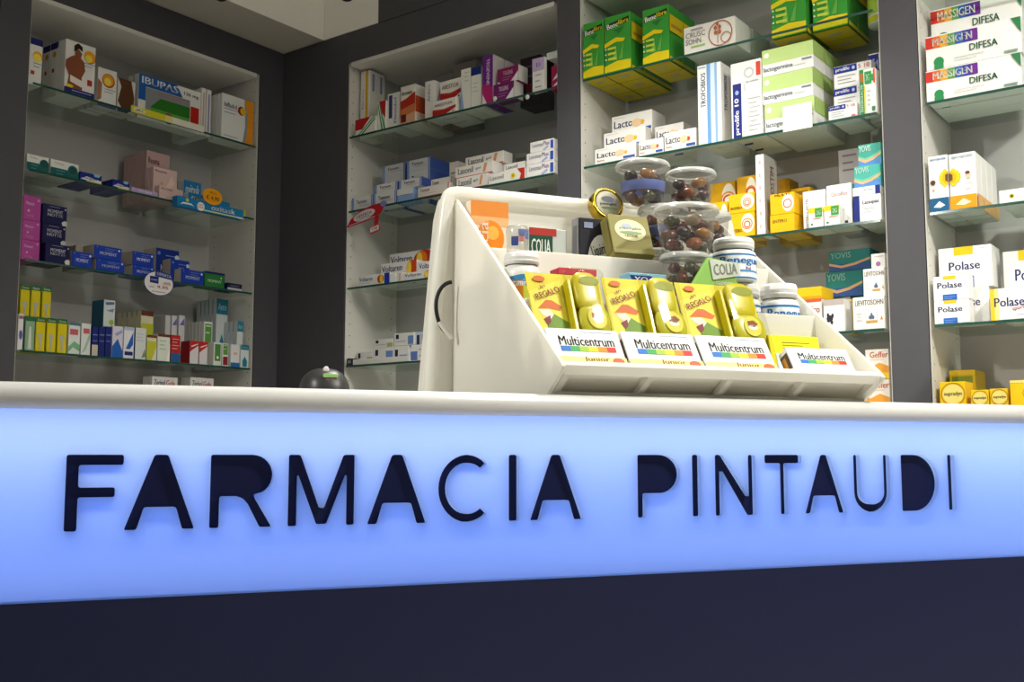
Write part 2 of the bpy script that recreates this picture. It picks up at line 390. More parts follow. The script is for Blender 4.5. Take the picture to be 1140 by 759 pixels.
# ---------------- side-wall cabinet, top shelf
heat = [('r', 0, .86, 1, 1, '20246e')] + SUN(.62, .62, .17) + [li(.3, .40, .95, .47, 2, '3b3f86'), ('r', .1, .22, .4, .30, 'b03a34')]
K('A', 1, 26, 48, 42, .03, .045, WT, heat, 'white and navy heat-patch carton', 'against the end post', rows=3)
hl = [('L:r', 0, .88, 1, 1, '20246e'), ('L:d', .55, .78, .055, 'e0a52a'), ('L:r', .3, .45, .6, .52, 'b03a34'), ('r', 0, .9, 1, 1, '20246e')]
K('A', 1, 73, 107, 48, .02, .05, WT, [('r', 0, 0, 1, .13, '252a7c'), li(.25, .03, .9, .09, 2, 'c8c8e0')] + SUN(.8, .78, .13) + [
    ('p', [(.07, .13), (.13, .34), (.0, .50), (.02, .62), (.18, .70), (.30, .74), (.30, .83), (.42, .87), (.54, .80), (.50, .72), (.62, .66), (.66, .50), (.55, .36), (.58, .13)], '8a4f33'),
    ('p', [(.27, .80), (.27, .92), (.40, .98), (.54, .93), (.55, .84), (.42, .88)], '201816'), ('p', [(.17, .24), (.56, .18), (.58, .30), (.17, .36)], 'f3e6de'), li(.62, .60, .98, .65, 2, '3b3f86'), ('r', .74, .25, .90, .36, 'b8352e'), ('e', .16, .155, .13, .03, 'efcf1c')],
  'white heat-patch carton printed with a bare back', 'on the top shelf, the tallest there', rows=3, rcol=WT, ritems=hl)
K('A', 1, 109, 130.5, 77, .05, .04, WT, [('r', 0, 0, 1, .12, '34407a'), ('p', [(0, .12), (.2, .2), (.22, .6), (0, .7)], 'a5765c')] + SUN(.55, .70, .18) + [li(.35, .40, .95, .47, 2, '3b3f86')], 'small white heat-patch carton with sun emblem', 'beside the tall bare-back carton', rows=3)
K('A', 1, 131, 151, 89, .05, .04, OFW, [('p', [(.02, .3), (.2, .75), (.0, 1), (.75, 1), (.95, .5), (.9, .1), (.4, 0)], '5d3a24'), ('r', 0, 0, .6, .1, '2a2c62')], 'brown and beige photo carton', 'beside the wide blue and green carton', rows=2)
K('A', 1, 154, 224, 92, .055, .035, WT, [('p', [(.0, .42), (.0, 1), (.60, 1), (.70, .74), (.11, .74), (.11, .42)], '1f5fb0'), ('t', 'IBUPAS', .05, .80, .62, .96, 'f2f2f2'), ('t', '136 mg', .72, .80, .96, .90, '4a4a50'),
    ('r', .11, .06, .82, .73, '8d9096'), li(.30, .64, .80, .70, 2, 'c8504c'), ('p', [(.18, .30), (.34, .56), (.82, .56), (.82, .30)], '2f7a26'), ('p', [(.18, .06), (.2, .30), (.82, .30), (.82, .06)], '62ad45'), ('d', .48, .16, .13, 'a8524a'), ('r', .83, .06, .97, .60, 'c3261f')], 'wide white carton with blue band and green field', 'on the top shelf', rows=2)
K('A', 1, 224.5, 229.5, 98, .05, .2, WT, [('r', .35, .1, .65, .9, 'd99'[0:3] * 2)], 'thin white carton with red spine', 'beside the wide blue and green carton')
K('A', 1, 230, 235.5, 100, .05, .2, WT, [('r', .35, .1, .65, .9, '7f86b8')], 'thin white carton with blue spine', 'beside the red-spined one')
K('A', 1, 247, 285.5, 109, .02, .02, 'efeeec', [('p', [(.72, 0), (1, 0), (1, 1), (.70, 1), (.80, .75), (.82, .45), (.78, .15)], 'ee9a1e'), ('p', [(.66, 0), (.72, 0), (.79, .15), (.83, .45), (.80, .75), (.70, 1), (.72, .75), (.74, .4)], '9aa0a2'), ('t', 'Infladol', .07, .72, .46, .82, '3c3f6b'), li(.07, .60, .55, .68, 2, '8a8cb8'), ('d', .61, .72, .10, 'a8261e'), ('d', .66, .72, .08, 'eec02a'), li(.06, .05, .5, .09, 1, '9a9cc0')], 'white carton with orange end', 'on the top shelf near the corner post', rows=4)
# ---------------- second shelf
def teal(x0, x1, yt, where): K('A', 2, x0, x1, yt, .015, .10, 'e4e6e0', [('r', 0, 0, 1, .5, '14605e'), ('d', .78, .52, .34, '2d6a68'), ('d', .78, .52, .26, '17504f'), ('t', 'Tranq', .12, .72, .45, .86, 'c79a86'), li(.2, .15, .5, .35, 2, '6fa0b8')], 'white and teal carton with dark seal', where, rows=2)
teal(28, 54.8, 173, 'against the end post'); teal(56, 88, 180, 'between its twin and a navy carton')
def nvy(x0, x1, yt, where, rows): K('A', 2, x0, x1, yt, .02, .05, '1f2a86', [('p', [(.02, .30), (.3, .62), (.98, .42), (.98, .2), (.3, .25)], 'e8e8ee'), ('t', 'Oxigen', .08, .32, .75, .58, '33408e'), ('r', .3, .06, 1, .2, 'eed21e'), ('p', [(.6, 1), (.95, 1), (.85, .72), (.65, .74)], '8fc3d8')], 'navy carton with yellow stripe', where, rows=rows)
nvy(88.6, 113.5, 193, 'beside the white and teal cartons', 3); nvy(125, 144.5, 201, 'beside the lilac carton', 3)
K('A', 2, 146, 175.5, 211, .0, .045, 'b9a3cc', [('t', 'Sedal', .25, .35, .75, .70, 'f1eef4')], 'flat lilac carton', 'on the second shelf, before the pink cartons', rows=3)
pink = [('t', 'Reuma', .08, .76, .55, .88, '5a3038'), ('p', [(.55, .1), (.7, .5), (.78, .7), (.9, .35), (.8, .1)], 'f3d0c6'), ('d', .35, .22, .08, 'cfae62')]
pk = K('A', 2, 177, 203.7, 209, .02, .028, 'dcbcb8', pink, 'pale pink carton', 'in front of the others of its kind', rows=1)
K('A', 2, 170.7, 197.4, 188, .052, .026, 'dcbcb8', pink, 'pale pink carton', 'on top of the lower pink row', rows=2, on=pk, sup=True)
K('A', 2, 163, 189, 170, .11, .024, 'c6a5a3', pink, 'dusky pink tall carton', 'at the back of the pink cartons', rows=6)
oxi = [('r', 0, .45, 1, 1, '2584bd'), ('t', 'oxitask', .12, .55, .9, .9, 'f1f4f6')]
K('A', 2, 209, 240, 217, .045, .03, 'eef0ee', oxi + [('r', 0, 0, .06, .45, '8fb84a')], 'white and sky-blue carton', 'behind the orange price bubble', rows=2)
K('A', 2, 204, 224, 202, .11, .04, 'eef0ee', oxi, 'white and sky-blue tall carton', 'at the back, beside the pink cartons', rows=3)
K('A', 2, 241, 256, 224, .045, .03, 'eef0ee', oxi[:1], 'small white and sky-blue carton', 'beside the yellow box', rows=2)
K('A', 2, 258, 273.5, 232, .025, .05, 'd8bd2e', [('r', 0, 0, 1, .25, 'e9e4c8')], 'small yellow carton', 'at the corner end of the second shelf', rows=2)
# ---------------- third shelf
mg = [('t', 'Moment', .15, .62, .62, .76, 'e6c9de'), ('d', .85, .85, .05, 'dca8d0'), ('d', .30, .38, .05, 'e6c9de'), ('t', 'rosa', .2, .12, .6, .22, 'd69aca')]
q = K('A', 3, 23, 45, 267.5, .025, .12, 'b64c9c', mg, 'magenta pink carton', 'at the bottom of its stack of three', rows=2)
q = K('A', 3, 24, 45.6, 245.5, .025, .12, 'b64c9c', mg, 'magenta pink carton', 'in the middle of its stack of three', on=q, rows=2)
q = K('A', 3, 25, 46, 218, .025, .12, 'b64c9c', mg, 'magenta pink carton', 'on top of its stack of three', on=q, rows=2)
nb = [('t', 'MOMENT', .2, .58, .82, .76, 'dcdce6'), ('t', 'NOTTE', .2, .40, .82, .55, 'dcdce6'), li(.25, .82, .7, .9, 1, '8a8cae'), ('p', [(.82, 0), (.78, .16), (.88, .26), (1, .24), (1, 0)], 'd4d2cc'), ('d', .92, .85, .05, 'b7b8cf')]
q = K('A', 3, 50.6, 78, 272, .0, .14, '1c1c4c', nb, 'midnight-blue carton with white corner star', 'at the bottom of its stack of three')
q = K('A', 3, 46.5, 73.5, 250, .015, .12, '1c1c4c', nb, 'midnight-blue carton with white corner star', 'in the middle of its stack of three', on=q)
q = K('A', 3, 47, 75, 228.5, .015, .12, '1c1c4c', nb, 'midnight-blue carton with white corner star', 'on top of its stack of three', on=q)
mo = [('t', 'MOMENT', .2, .32, .82, .56, 'dfe4f2'), ('d', .9, .8, .08, 'dfe8f4'), li(.4, .68, .8, .82, 2, '93a6de'), ('d', .1, .86, .05, '6f8be0'), ('L:r', 0, 0, 1, 1, 'cbbfae')]
BL = '1d3fae'
K('A', 3, 80, 102.6, 280.5, .005, .06, BL, mo, 'royal-blue carton', 'standing alone beside the midnight-blue stack')
K('A', 3, 84, 104, 274, .075, .02, 'b9ac98', [], 'thin beige carton', 'behind the lone royal-blue one', rows=4)
q = K('A', 3, 107, 139, 289.7, .0, .10, BL, mo, 'royal-blue carton', 'at the bottom of the wide pair')
K('A', 3, 104.6, 135.6, 274.5, .0, .10, BL, mo, 'royal-blue carton', 'on top of the wide pair', on=q)
q = K('A', 3, 147.5, 171.4, 296, .01, .10, BL, mo, 'royal-blue carton', 'at the bottom of the pair behind the price disc')
K('A', 3, 147.5, 171.4, 281, .01, .10, BL, mo, 'royal-blue carton', 'on top of the pair behind the price disc', on=q)
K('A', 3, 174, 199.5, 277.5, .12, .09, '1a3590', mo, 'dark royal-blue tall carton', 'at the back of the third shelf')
K('A', 3, 190, 211, 289.5, .06, .055, BL, mo, 'royal-blue carton', 'stepped behind the one by the green carton')
K('A', 3, 201.5, 227, 300.7, .01, .045, BL, mo, 'royal-blue carton', 'next to the green carton')
K('A', 3, 228, 250, 303, .01, .08, '2f7d3c', [('t', 'MOMENT', .15, .32, .85, .50, 'dfeedd'), ('r', 0, .86, 1, 1, '1e2460'), ('d', .82, .66, .07, 'b9dab4'), ('R:r', 0, 0, 1, 1, BL)], 'green carton with navy top edge', 'at the end of the royal-blue cartons')
K('A', 3, 253, 269.5, 315.5, .01, .09, '23254c', [('r', 0, 0, 1, .35, 'c9c9cf'), ('t', 'notte', .2, .5, .8, .8, '8c8fb0')], 'small low navy and grey carton', 'beside the green carton')
# ---------------- fourth shelf
yg = [('r', 0, .86, 1, 1, '2f6a46'), ('t', 'Gocce', .15, .89, .85, .96, 'c8dcc0'), ('p', [(.42, .06), (.58, .06), (.62, .34), (.78, .52), (.22, .52), (.38, .34)], 'b9b8a8'), ('r', .0, 0, .06, .86, '9aab2a')]
yw = ['against the end post', 'between two others', 'standing free beside the bare back panel']
for n, (a, b, y) in enumerate([(22.5, 33.7, 317), (34.5, 45.6, 318), (46.9, 57.4, 319)]):
    K('A', 4, a, b, y, .07, .045, 'dcc81c', yg, 'yellow and green drop carton', 'on the upper layer ' + yw[n], on=dict(z1=1.299 + .12), sup=True, rows=2)
K('A', 4, 16, 26.5, 349, .02, .045, 'e2e0e2', [('e', .55, .42, .34, .13, '5a58a8'), ('r', .1, .86, .9, .95, '9c6a74')], 'white carton with violet disc', 'at the end of the fourth shelf')
K('A', 4, 28.5, 39.2, 352, .02, .045, '8fae90', [('r', 0, .86, 1, 1, '2f6a46'), ('p', [(.3, .05), (.7, .05), (.6, .7), (.4, .7)], 'd6dccd')], 'sage green drop carton', 'beside the yellow ones')
for n, (a, b, y) in enumerate([(39.8, 50.9, 353), (52, 63, 354), (64, 75, 355)]):
    K('A', 4, a, b, y, .02, .045, 'dcc81c', yg, 'yellow and green drop carton', 'in the lower row ' + ['beside the sage green one', 'between two others', 'beside the green-wave carton'][n])
wv = [('p', [(0, .05), (.4, .22), (1, .1), (1, .3), (.5, .42), (0, .22)], '7fb48c'), ('r', .1, .62, .8, .80, 'c9626a'), ('r', 0, .92, 1, 1, '55788c')]
K('A', 4, 76.5, 89.7, 359.5, .015, .05, 'dfe2de', wv, 'white carton with green wave', 'beside the yellow drop cartons', rows=2)
K('A', 4, 90.6, 101.5, 360, .015, .05, 'dfe2de', [('p', [(.1, .05), (.5, .15), (.95, .55), (.95, .8), (.4, .3)], 'a8c2b6'), ('r', .2, .68, .85, .84, 'c9626a')], 'white carton with grey-green arc', 'beside the navy upright cartons', rows=2)
for n, (a, b) in enumerate([(102.5, 109.5), (110, 117), (117.5, 124.5)]):
    q = K('A', 4, a, b, 363.5, .015, .11, '1f2c72', [('r', .1, .7, .9, .74, '6a7ab8'), ('r', .1, .5, .9, .53, '6a7ab8')] + ([('r', 0, 0, 1, .38, 'cbbfae')] if n == 0 else []), 'narrow navy carton', ['with beige foot', 'between two others of its kind', 'beside the blue swoosh carton'][n])
K('A', 4, 115.5, 128.5, 334, .03, .08, 'd2d8d6', [('L:r', 0, 0, 1, 1, '2a6a86'), ('p', [(.1, .9), (.9, .95), (.9, .85), (.2, .8)], '5a6fa0'), ('p', [(.2, .6), (.9, .7), (.8, .55)], '7f92b8'), ('d', .7, .18, .10, '9ab84a')], 'white carton with teal side', 'standing on top of the navy cartons', on=q)
sw = [('p', [(0, 0), (1, 0), (1, .2), (.5, .6), (0, .35)], '2a62b8'), ('p', [(.2, .75), (.9, .9), (.9, .8), (.4, .68)], '9aa0cf')]
K('A', 4, 125.3, 137.3, 363, .01, .06, 'd9d4e4', sw, 'white carton with blue swoosh', 'beside the navy upright cartons')
K('A', 4, 138, 149.7, 364, .01, .06, 'e4e4ea', [('p', [(.2, .3), (.9, .85), (.9, .45), (.6, .3)], '2a62b8'), ('r', .1, .1, .9, .22, '28306e'), ('r', 0, .9, 1, 1, 'b4bcd8')], 'white carton with blue flash', 'beside the blue swoosh carton')
K('A', 4, 150.8, 163, 365, .01, .06, 'd8dcda', [('L:r', 0, 0, 1, 1, '2a5a8a'), ('p', [(.6, .05), (1, .1), (.9, .35)], '7f8f6a'), li(.1, .6, .8, .8, 3, 'b7c2c8')], 'white carton with grey leaf', 'beside the blue flash carton')
lm = [('r', 0, .90, 1, 1, '6e3a2a'), ('p', [(0, 0), (.5, 0), (1, .55), (1, .75), (0, .75)], 'c4c43a'), ('p', [(.5, 0), (1, 0), (1, .55)], 'e4e2d4')]
K('A', 4, 157, 171, 346, .075, .03, 'd9d6b4', lm, 'tall lime and cream carton', 'at the back of the fourth shelf', rows=5)
K('A', 4, 163.5, 174.5, 373, .01, .05, 'd9d6b4', lm, 'small lime and cream carton', 'in the front row')
K('A', 4, 175.5, 189.5, 372, .01, .05, 'dfe4d8', [('r', 0, .90, 1, 1, '6e3a2a'), ('p', [(.7, 0), (1, 0), (1, .7)], 'f2f2ea'), li(.15, .45, .7, .75, 3, '9fbf9c')], 'pale green carton with brown top', 'beside the small lime carton')
K('A', 4, 190.5, 201, 373, .01, .05, 'b9282c', [('r', 0, 0, 1, .34, '2d5f96'), li(.1, .5, .85, .85, 4, 'e2a49a')], 'red carton with blue foot', 'in the front row of the fourth shelf')
rw = [('p', [(0, .5), (.3, .62), (1, .82), (1, 1), (0, 1)], 'c1262b'), ('p', [(.1, .78), (.9, .9), (.9, .86), (.15, .72)], 'f0d6d0'), ('L:r', 0, 0, 1, 1, '9a1d24')]
K('A', 4, 211.5, 221.4, 379.5, .01, .06, 'dcd6d8', rw, 'white and red carton', 'next to the red carton with blue foot')
K('A', 4, 222, 231.5, 380.5, .01, .06, 'dcd6d8', rw, 'white and red carton', 'beside the green-labelled carton')
for n, (a, b) in enumerate([(184, 190), (191, 197.5), (199, 206)]):
    K('A', 4, a, b, 351, .10, .09, 'd2cfd0', [('p', [(.1, .8), (.9, .95), (.9, .8)], '6a6ab4')] if n else [], 'tall off-white carton', ['nearest the lime cartons', 'with violet corner, the inner one', 'with violet corner, the outer one'][n])
gl = [('r', .12, .5, .88, .95, '5f9a4a'), ('r', .12, .06, .88, .42, '8d2736'), li(.2, .75, .8, .9, 2, 'd9e6d2')]
K('A', 4, 227, 236.7, 358, .06, .022, 'e2e2dc', gl, 'tall white carton with green and wine labels', 'behind the shorter one', rows=6)
K('A', 4, 238, 246.7, 381, .01, .04, 'e2e2dc', [('r', .12, .2, .88, .92, '4f8a42'), ('d', .5, .35, .06, 'e6ecd8')], 'short white carton with green label', 'in the front row')
K('A', 4, 247.5, 254.5, 382, .012, .04, 'e2e2dc', gl, 'short white carton with green and wine labels', 'in the front row')
tp = [('r', 0, .78, 1, 1, '2a7c96'), ('t', 'Aero', .15, .84, .85, .94, 'a8d0da'), ('p', [(.25, .05), (.75, .05), (.8, .3), (.5, .5), (.2, .3)], '2a7c96')]
K('A', 4, 241, 254, 333, .14, .025, 'd5dcde', tp, 'tall teal-topped white carton', 'highest of the teal-topped ones', rows=5)
K('A', 4, 264, 276, 358, .05, .026, 'd5dcde', tp, 'teal-topped white carton', 'in the middle step', rows=3)
K('A', 4, 268, 281, 384, .01, .035, 'd5dcde', tp, 'teal-topped white carton', 'in front, by the corner post')
K('A', 4, 257, 267, 383.5, .01, .035, 'e2e2e2', [('r', 0, 0, 1, .2, '2f6fb4'), ('r', .3, .55, .7, .65, 'd9b4a4')], 'white carton with blue foot', 'beside the teal-topped one in front')
zr = [('t', 'Zerinol', .08, .55, .50, .85, '2a2a6a'), ('t', 'Gola', .55, .55, .88, .85, 'b83a4a')]
K('A', 5, 169, 198, 419.5, .05, .03, 'dddad6', zr, 'long white carton with navy and red lettering', 'on the cabinet base, under the swoosh cartons', rows=2, on=dict(z1=1.165), sup=True)
K('A', 5, 211.7, 238, 420.5, .05, .03, 'dddad6', zr, 'long white carton with navy and red lettering', 'on the cabinet base, under the red ones', rows=2, on=dict(z1=1.165), sup=True)

# ---------------- corner cabinet, top shelf
K('M', 1, 399, 412, 79.5, .06, .045, 'e6e2d8', [('r', .55, .05, .8, 1, 'dfae2c'), ('v', 'Flector', .2, .45, .36, .75, '7f90c0'), ('r', .15, .05, .45, .2, 'cf9a3a'), ('R:r', .3, .7, .6, .95, '8090b8')], 'tall white carton with yellow stripe', 'on the top shelf by the wide corner post', rows=2)
K('M', 1, 395.5, 418, 131, .0, .05, 'e8e6de', [('p', [(0, .3), (0, 1), (.75, 1), (.35, .3)], 'b8242a'), ('p', [(.15, 0), (.95, 1), (1, 1), (1, .75), (.4, 0)], '4f9c66'), ('p', [(.23, 0), (1, .95), (1, .88), (.29, 0)], 'e6eee4')], 'low red, green and white striped carton', 'before the tall yellow-striped one')
K('M', 1, 420.5, 430, 112.5, .01, .05, 'e8e6de', [('p', [(.15, 1), (1, 1), (.95, .4), (.4, .65)], 'b8242a'), ('p', [(0, .9), (.2, 1), (1, .05), (.5, 0)], '4f9c66'), ('p', [(.08, .95), (.14, .98), (.8, .02), (.7, .02)], 'e6eee4')], 'upright red, green and white striped carton', 'next to the low striped one')
K('M', 1, 431, 445, 103.5, .02, .07, 'e6e4e0', [('r', .12, .3, .4, .95, '3a3f70'), ('v', 'Flexidol', .55, .15, .75, .85, '6c78a4')], 'white carton with dark vertical stripe', 'beside the striped cartons', rows=2)
K('M', 1, 446, 462.5, 95, .01, .08, 'e9e4da', [('p', [(0, .25), (0, .62), (.35, .66), (1, .8), (1, .3)], 'b3301e'), ('p', [(0, .1), (0, .4), (1, .5), (1, .2)], 'cf7a48'), ('p', [(0, .02), (0, .2), (1, .28), (1, .02)], 'dba988'), ('t', 'Arestox', .08, .76, .8, .86, '6a4a50'), ('r', .05, .06, .4, .26, '6a1f18'), ('R:r', 0, .28, 1, .70, 'b84a2a'), ('R:r', .1, .08, .9, .26, 'd9b7a0')], 'white carton with red and orange gradient', 'with a small dark emblem', rows=3)
K('M', 1, 473, 483, 90, .01, .05, 'e4e2de', [('v', 'Arthro', .3, .45, .6, .9, '8a90b0'), ('R:p', [(.1, .2), (.9, .9), (.9, .6), (.2, .05)], 'aab2cc')], 'narrow white upright carton', 'beside the red gradient carton', rows=2)
ax = [('p', [(0, .0), (0, .42), (.5, .34), (1, .48), (1, .3), (.6, .0)], 'b3241e'), ('t', 'ARESTOX', .08, .58, .86, .78, '8e4a50'), ('d', .88, .1, .05, '3a3a44'), li(.2, .28, .8, .3, 1, 'd89a90')]
q = K('M', 1, 481.5, 507.5, 110.5, .0, .06, 'ece8e2', ax, 'white carton with red wave', 'lower of the pair', rows=4)
K('M', 1, 490, 514, 88.5, .02, .06, 'ece8e2', ax, 'white carton with red wave', 'on top of the lower one', on=q, rows=3)
K('M', 1, 503, 530, 69.5, .20, .06, '8f8680', [('t', 'ARESTOX', .1, .3, .6, .5, '6a4a50')], 'grey-brown carton', 'at the back of the top shelf')
K('M', 1, 513, 523.7, 76.5, .01, .07, 'ebe9e2', [('p', [(0, 0), (.35, 0), (0, .75)], '86aede'), li(.4, .7, .85, .9, 3, 'c8c4bc')], 'tall white carton with pale blue wedge', 'beside the navy-capped one', rows=2)
K('M', 1, 524.3, 536, 74.5, .01, .07, 'ebe9e2', [('r', 0, .8, 1, 1, '1d2f78'), li(.2, .4, .7, .6, 3, 'c8c4bc')], 'tall white carton with navy cap', 'beside the purple upright carton', rows=2)
K('M', 1, 537, 548.6, 61.5, .0, .07, '6a2486', [('p', [(0, .38), (0, 0), (1, 0), (1, .3), (.5, .42)], 'b0246c'), ('p', [(0, 0), (0, .22), (.45, 0)], 'e6dce4'), ('w', 'TEGEVENE', .42, .38, .72, .92, 'ead6ea'), ('R:r', 0, 0, 1, 1, 'c9c4c2')], 'tall purple and magenta carton', 'with vertical lettering', rows=2)
tg = [('p', [(.62, 0), (1, 0), (1, .62)], 'e6e0e2'), ('t', 'TEGENS', .28, .52, .74, .78, 'e9d3e2'), li(.25, .22, .7, .36, 2, 'b98ab0'), ('d', .08, .05, .1, 'e8e0e4'), ('R:r', 0, 0, 1, 1, 'd9d5d2')]
q = K('M', 1, 549, 572, 92, .0, .06, '6f1f66', tg, 'plum carton with white corner', 'lower of the pair', rows=4)
K('M', 1, 553.5, 577, 74.5, .01, .06, '861f5c', tg, 'plum carton with white corner', 'on top of the lower one', on=q, rows=3)
K('M', 1, 579, 601, 63, .12, .1, '2a1c28', [('r', .3, .2, .6, .45, '6a2236'), li(.2, .6, .8, .8, 2, '574a56')], 'black carton with wine patch', 'behind the lilac-topped one')
K('M', 1, 592.5, 606, 64.5, .01, .06, 'e4e2de', [('r', 0, .62, 1, 1, 'bfaad2'), ('t', 'E1', .35, .74, .65, .86, '6a5a98'), li(.25, .15, .75, .5, 3, 'aaa4a8')], 'white carton with lilac top', 'at the post end of the top shelf', rows=2)
q = K('M', 1, 613.5, 622, 73, .03, .08, '9c2050', [('p', [(.2, .4), (1, .7), (1, .5)], 'eadbe0'), ('p', [(.2, .15), (1, .35), (1, .2)], 'eadbe0')], 'magenta and white carton', 'half behind the slim post')
K('M', 1, 608.5, 622, 57.5, .03, .08, 'e6eae8', [li(.15, .3, .9, .75, 3, '8fa8a4')], 'small white carton', 'on top of the magenta one by the slim post', on=dict(z1=2.405), sup=False)
# second shelf
tb = [('r', 0, 0, .1, 1, '7fa2dc'), ('t', 'Tantum', .22, .5, .72, .78, '4a4a68'), li(.35, .25, .85, .36, 1, '9aa4c8'), ('R:r', 0, 0, 1, 1, '4a62b0'), ('r', .94, 0, 1, 1, '7f94cf')]
K('M', 2, 389.5, 414.8, 219, .02, .09, 'e2e2e2', tb, 'white carton with pale blue edge', 'lying alone by the wide corner post')
q = K('M', 2, 415.5, 441, 214, .02, .06, 'e2e2e2', tb, 'white carton with pale blue edge', 'lower of the front pair')
K('M', 2, 417, 442, 204, .025, .06, 'e2e2e2', tb, 'white carton with pale blue edge', 'upper of the front pair', on=q)
q = K('M', 2, 442, 460, 209.5, .02, .06, '8fb0e6', tb[1:3] + [('r', 0, .55, 1, 1, 'e2e2e2')], 'white carton with broad sky-blue foot', 'beside the front pair')
K('M', 2, 444, 469, 199, .025, .06, 'e2e2e2', tb, 'white carton with pale blue edge', 'on the one with a sky-blue foot', on=q)
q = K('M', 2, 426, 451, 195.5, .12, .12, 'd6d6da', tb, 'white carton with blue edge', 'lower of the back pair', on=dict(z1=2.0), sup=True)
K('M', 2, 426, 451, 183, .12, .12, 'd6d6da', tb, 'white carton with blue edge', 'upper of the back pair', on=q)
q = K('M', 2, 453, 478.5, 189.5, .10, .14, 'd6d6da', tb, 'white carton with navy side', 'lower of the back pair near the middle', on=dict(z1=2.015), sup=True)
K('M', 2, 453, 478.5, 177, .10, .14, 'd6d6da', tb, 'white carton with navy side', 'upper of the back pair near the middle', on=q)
lr = [('t', 'Tantum', .06, .55, .38, .85, '6a4a50'), li(.06, .3, .6, .36, 1, 'd88a86'), ('r', 0, 0, 1, .12, 'c4544c'), ('d', .93, .25, .08, '3a3a44'), ('r', .97, 0, 1, 1, 'c0302c')]
K('M', 2, 465, 500, 206, .01, .10, 'e6e0da', lr, 'long flat white and red carton', 'lying in front, beside the display back')
K('M', 2, 479.5, 503, 198, .04, .06, 'e6e0da', lr, 'flat white and red carton', 'stepped up behind the long one', on=dict(z1=1.985), sup=True)
ls = [('t', 'Lasonil', .08, .35, .48, .85, '5a6070'), ('t', 'gel', .55, .45, .68, .72, '8a90a0'), ('r', 0, 0, 1, .1, 'c4332c'), ('p', [(.74, .2), (.78, .9), (.86, .9), (.8, .2)], 'e0a070')]
K('M', 2, 500, 510, 180, .10, .08, 'dcd6cc', [li(.2, .4, .8, .7, 2, '9a9690')], 'small cream carton', 'at the back, beside the white gel cartons')
q = K('M', 2, 508, 543, 195.5, .01, .06, 'f0ece6', ls, 'long white gel carton with red line', 'lowest of the three', rows=3)
q = K('M', 2, 506.6, 549, 182.5, .02, .06, 'f0ece6', ls, 'long white gel carton with red line', 'middle of the three', on=q, rows=2)
K('M', 2, 518, 560.5, 171.5, .07, .06, 'f0ece6', ls, 'long white gel carton with red line', 'topmost of the three', on=q, rows=2)
q = K('M', 2, 543.7, 584.5, 190, .0, .07, 'f2efe9', [('t', 'Lasonil', .05, .35, .42, .75, '9a94a0'), ('d', .68, .42, .26, 'e9d21c'), ('d', .68, .42, .12, 'c58a1c'), ('p', [(.80, 1), (1, 1), (1, 0), (.86, 0), (.9, .5)], 'c4302a')], 'white gel carton with yellow disc and red end', 'in front on the second shelf', rows=3)
K('M', 2, 561, 584.5, 181, .03, .07, 'f2efe9', [('t', 'Lasonil', .1, .4, .65, .8, '5a6070')], 'plain white gel carton', 'on top of the yellow-disc one', on=q, rows=2)
K('M', 2, 571, 586, 170.5, .16, .08, '8c8884', [('r', .2, .4, .95, .8, '5f5d5e')], 'grey carton', 'at the back near the slim post', on=dict(z1=2.02), sup=True)
ln = [('t', 'Lenomax', .1, .45, .55, .82, '8a94a8'), ('t', 'Plus', .58, .5, .82, .85, '9a5aa0'), ('p', [(.55, .1), (.75, .45), (.8, .3), (.6, .0)], 'a9b4e0'), ('r', .88, .1, 1, .85, '3a56b4')]
q = K('M', 2, 586, 622, 180.5, .0, .12, 'eeebea', ln, 'white carton with blue end', 'bottom of three by the slim post')
q = K('M', 2, 586, 622, 168, .0, .12, 'eeebea', ln, 'white carton with blue end', 'middle of three by the slim post', on=q)
K('M', 2, 590, 622, 155.5, .0, .12, 'eeebea', ln, 'white carton with blue end', 'topmost of three by the slim post', on=q)
# third shelf
def vo(x0, x1): return [('t', 'Voltaren', x0, .45, x1, .85, '3f4a7a'), li(x0, .18, x1 * .8, .28, 1, '9aa0bc')]
vsw = lambda x: [('e', x + .02, .5, .16, .5, 'c8481e'), ('e', x - .04, .5, .10, .45, 'e8962a'), ('e', x - .06, .5, .05, .38, 'f0d24a')]
q = K('M', 3, 398.5, 434, 305.5, .01, .05, 'e4e2e0', vo(.04, .46) + [('e', .72, .5, .10, .4, 'b8321e'), ('e', .74, .5, .05, .38, 'eec43a'), ('r', .84, 0, 1, 1, '2238a0')], 'white gel carton with navy end', 'lying by the wide corner post')
K('M', 3, 434.5, 441, 304, .01, .1, 'e8e6e4', [], 'small white upright carton', 'beside the navy-ended one')
K('M', 3, 441.5, 448.5, 303, .01, .1, 'ddd6d0', [('r', .4, .1, .6, .9, 'c8a8a0')], 'small cream upright carton', 'beside the white upright one')
K('M', 3, 449, 482, 302, .01, .05, 'e4e2e0', vo(.05, .6) + vsw(.85), 'white gel carton with orange swirl', 'lowest step, beside the cream one')
q = K('M', 3, 424, 464, 291.5, .07, .05, 'e4e2e0', vo(.03, .6) + [('e', .84, .5, .12, .5, 'e8962a'), ('r', .86, 0, 1, 1, 'c8481e'), ('e', .80, .5, .06, .4, 'f0d24a')], 'white gel carton with orange swirl', 'middle step', on=dict(z1=1.66), sup=True)
K('M', 3, 464.5, 486, 290.5, .07, .05, 'e4e2e0', vo(.1, .95), 'white gel carton without swirl', 'middle step', on=dict(z1=1.66), sup=True)
K('M', 3, 433.5, 487, 279.5, .13, .06, 'e4e2e0', vo(.03, .48) + [('e', .74, .5, .22, .5, 'b8321e'), ('e', .68, .5, .12, .45, 'e07a24'), ('e', .64, .5, .06, .4, 'f0d24a')], 'white gel carton with large red swirl', 'topmost step', on=dict(z1=1.70), sup=True)
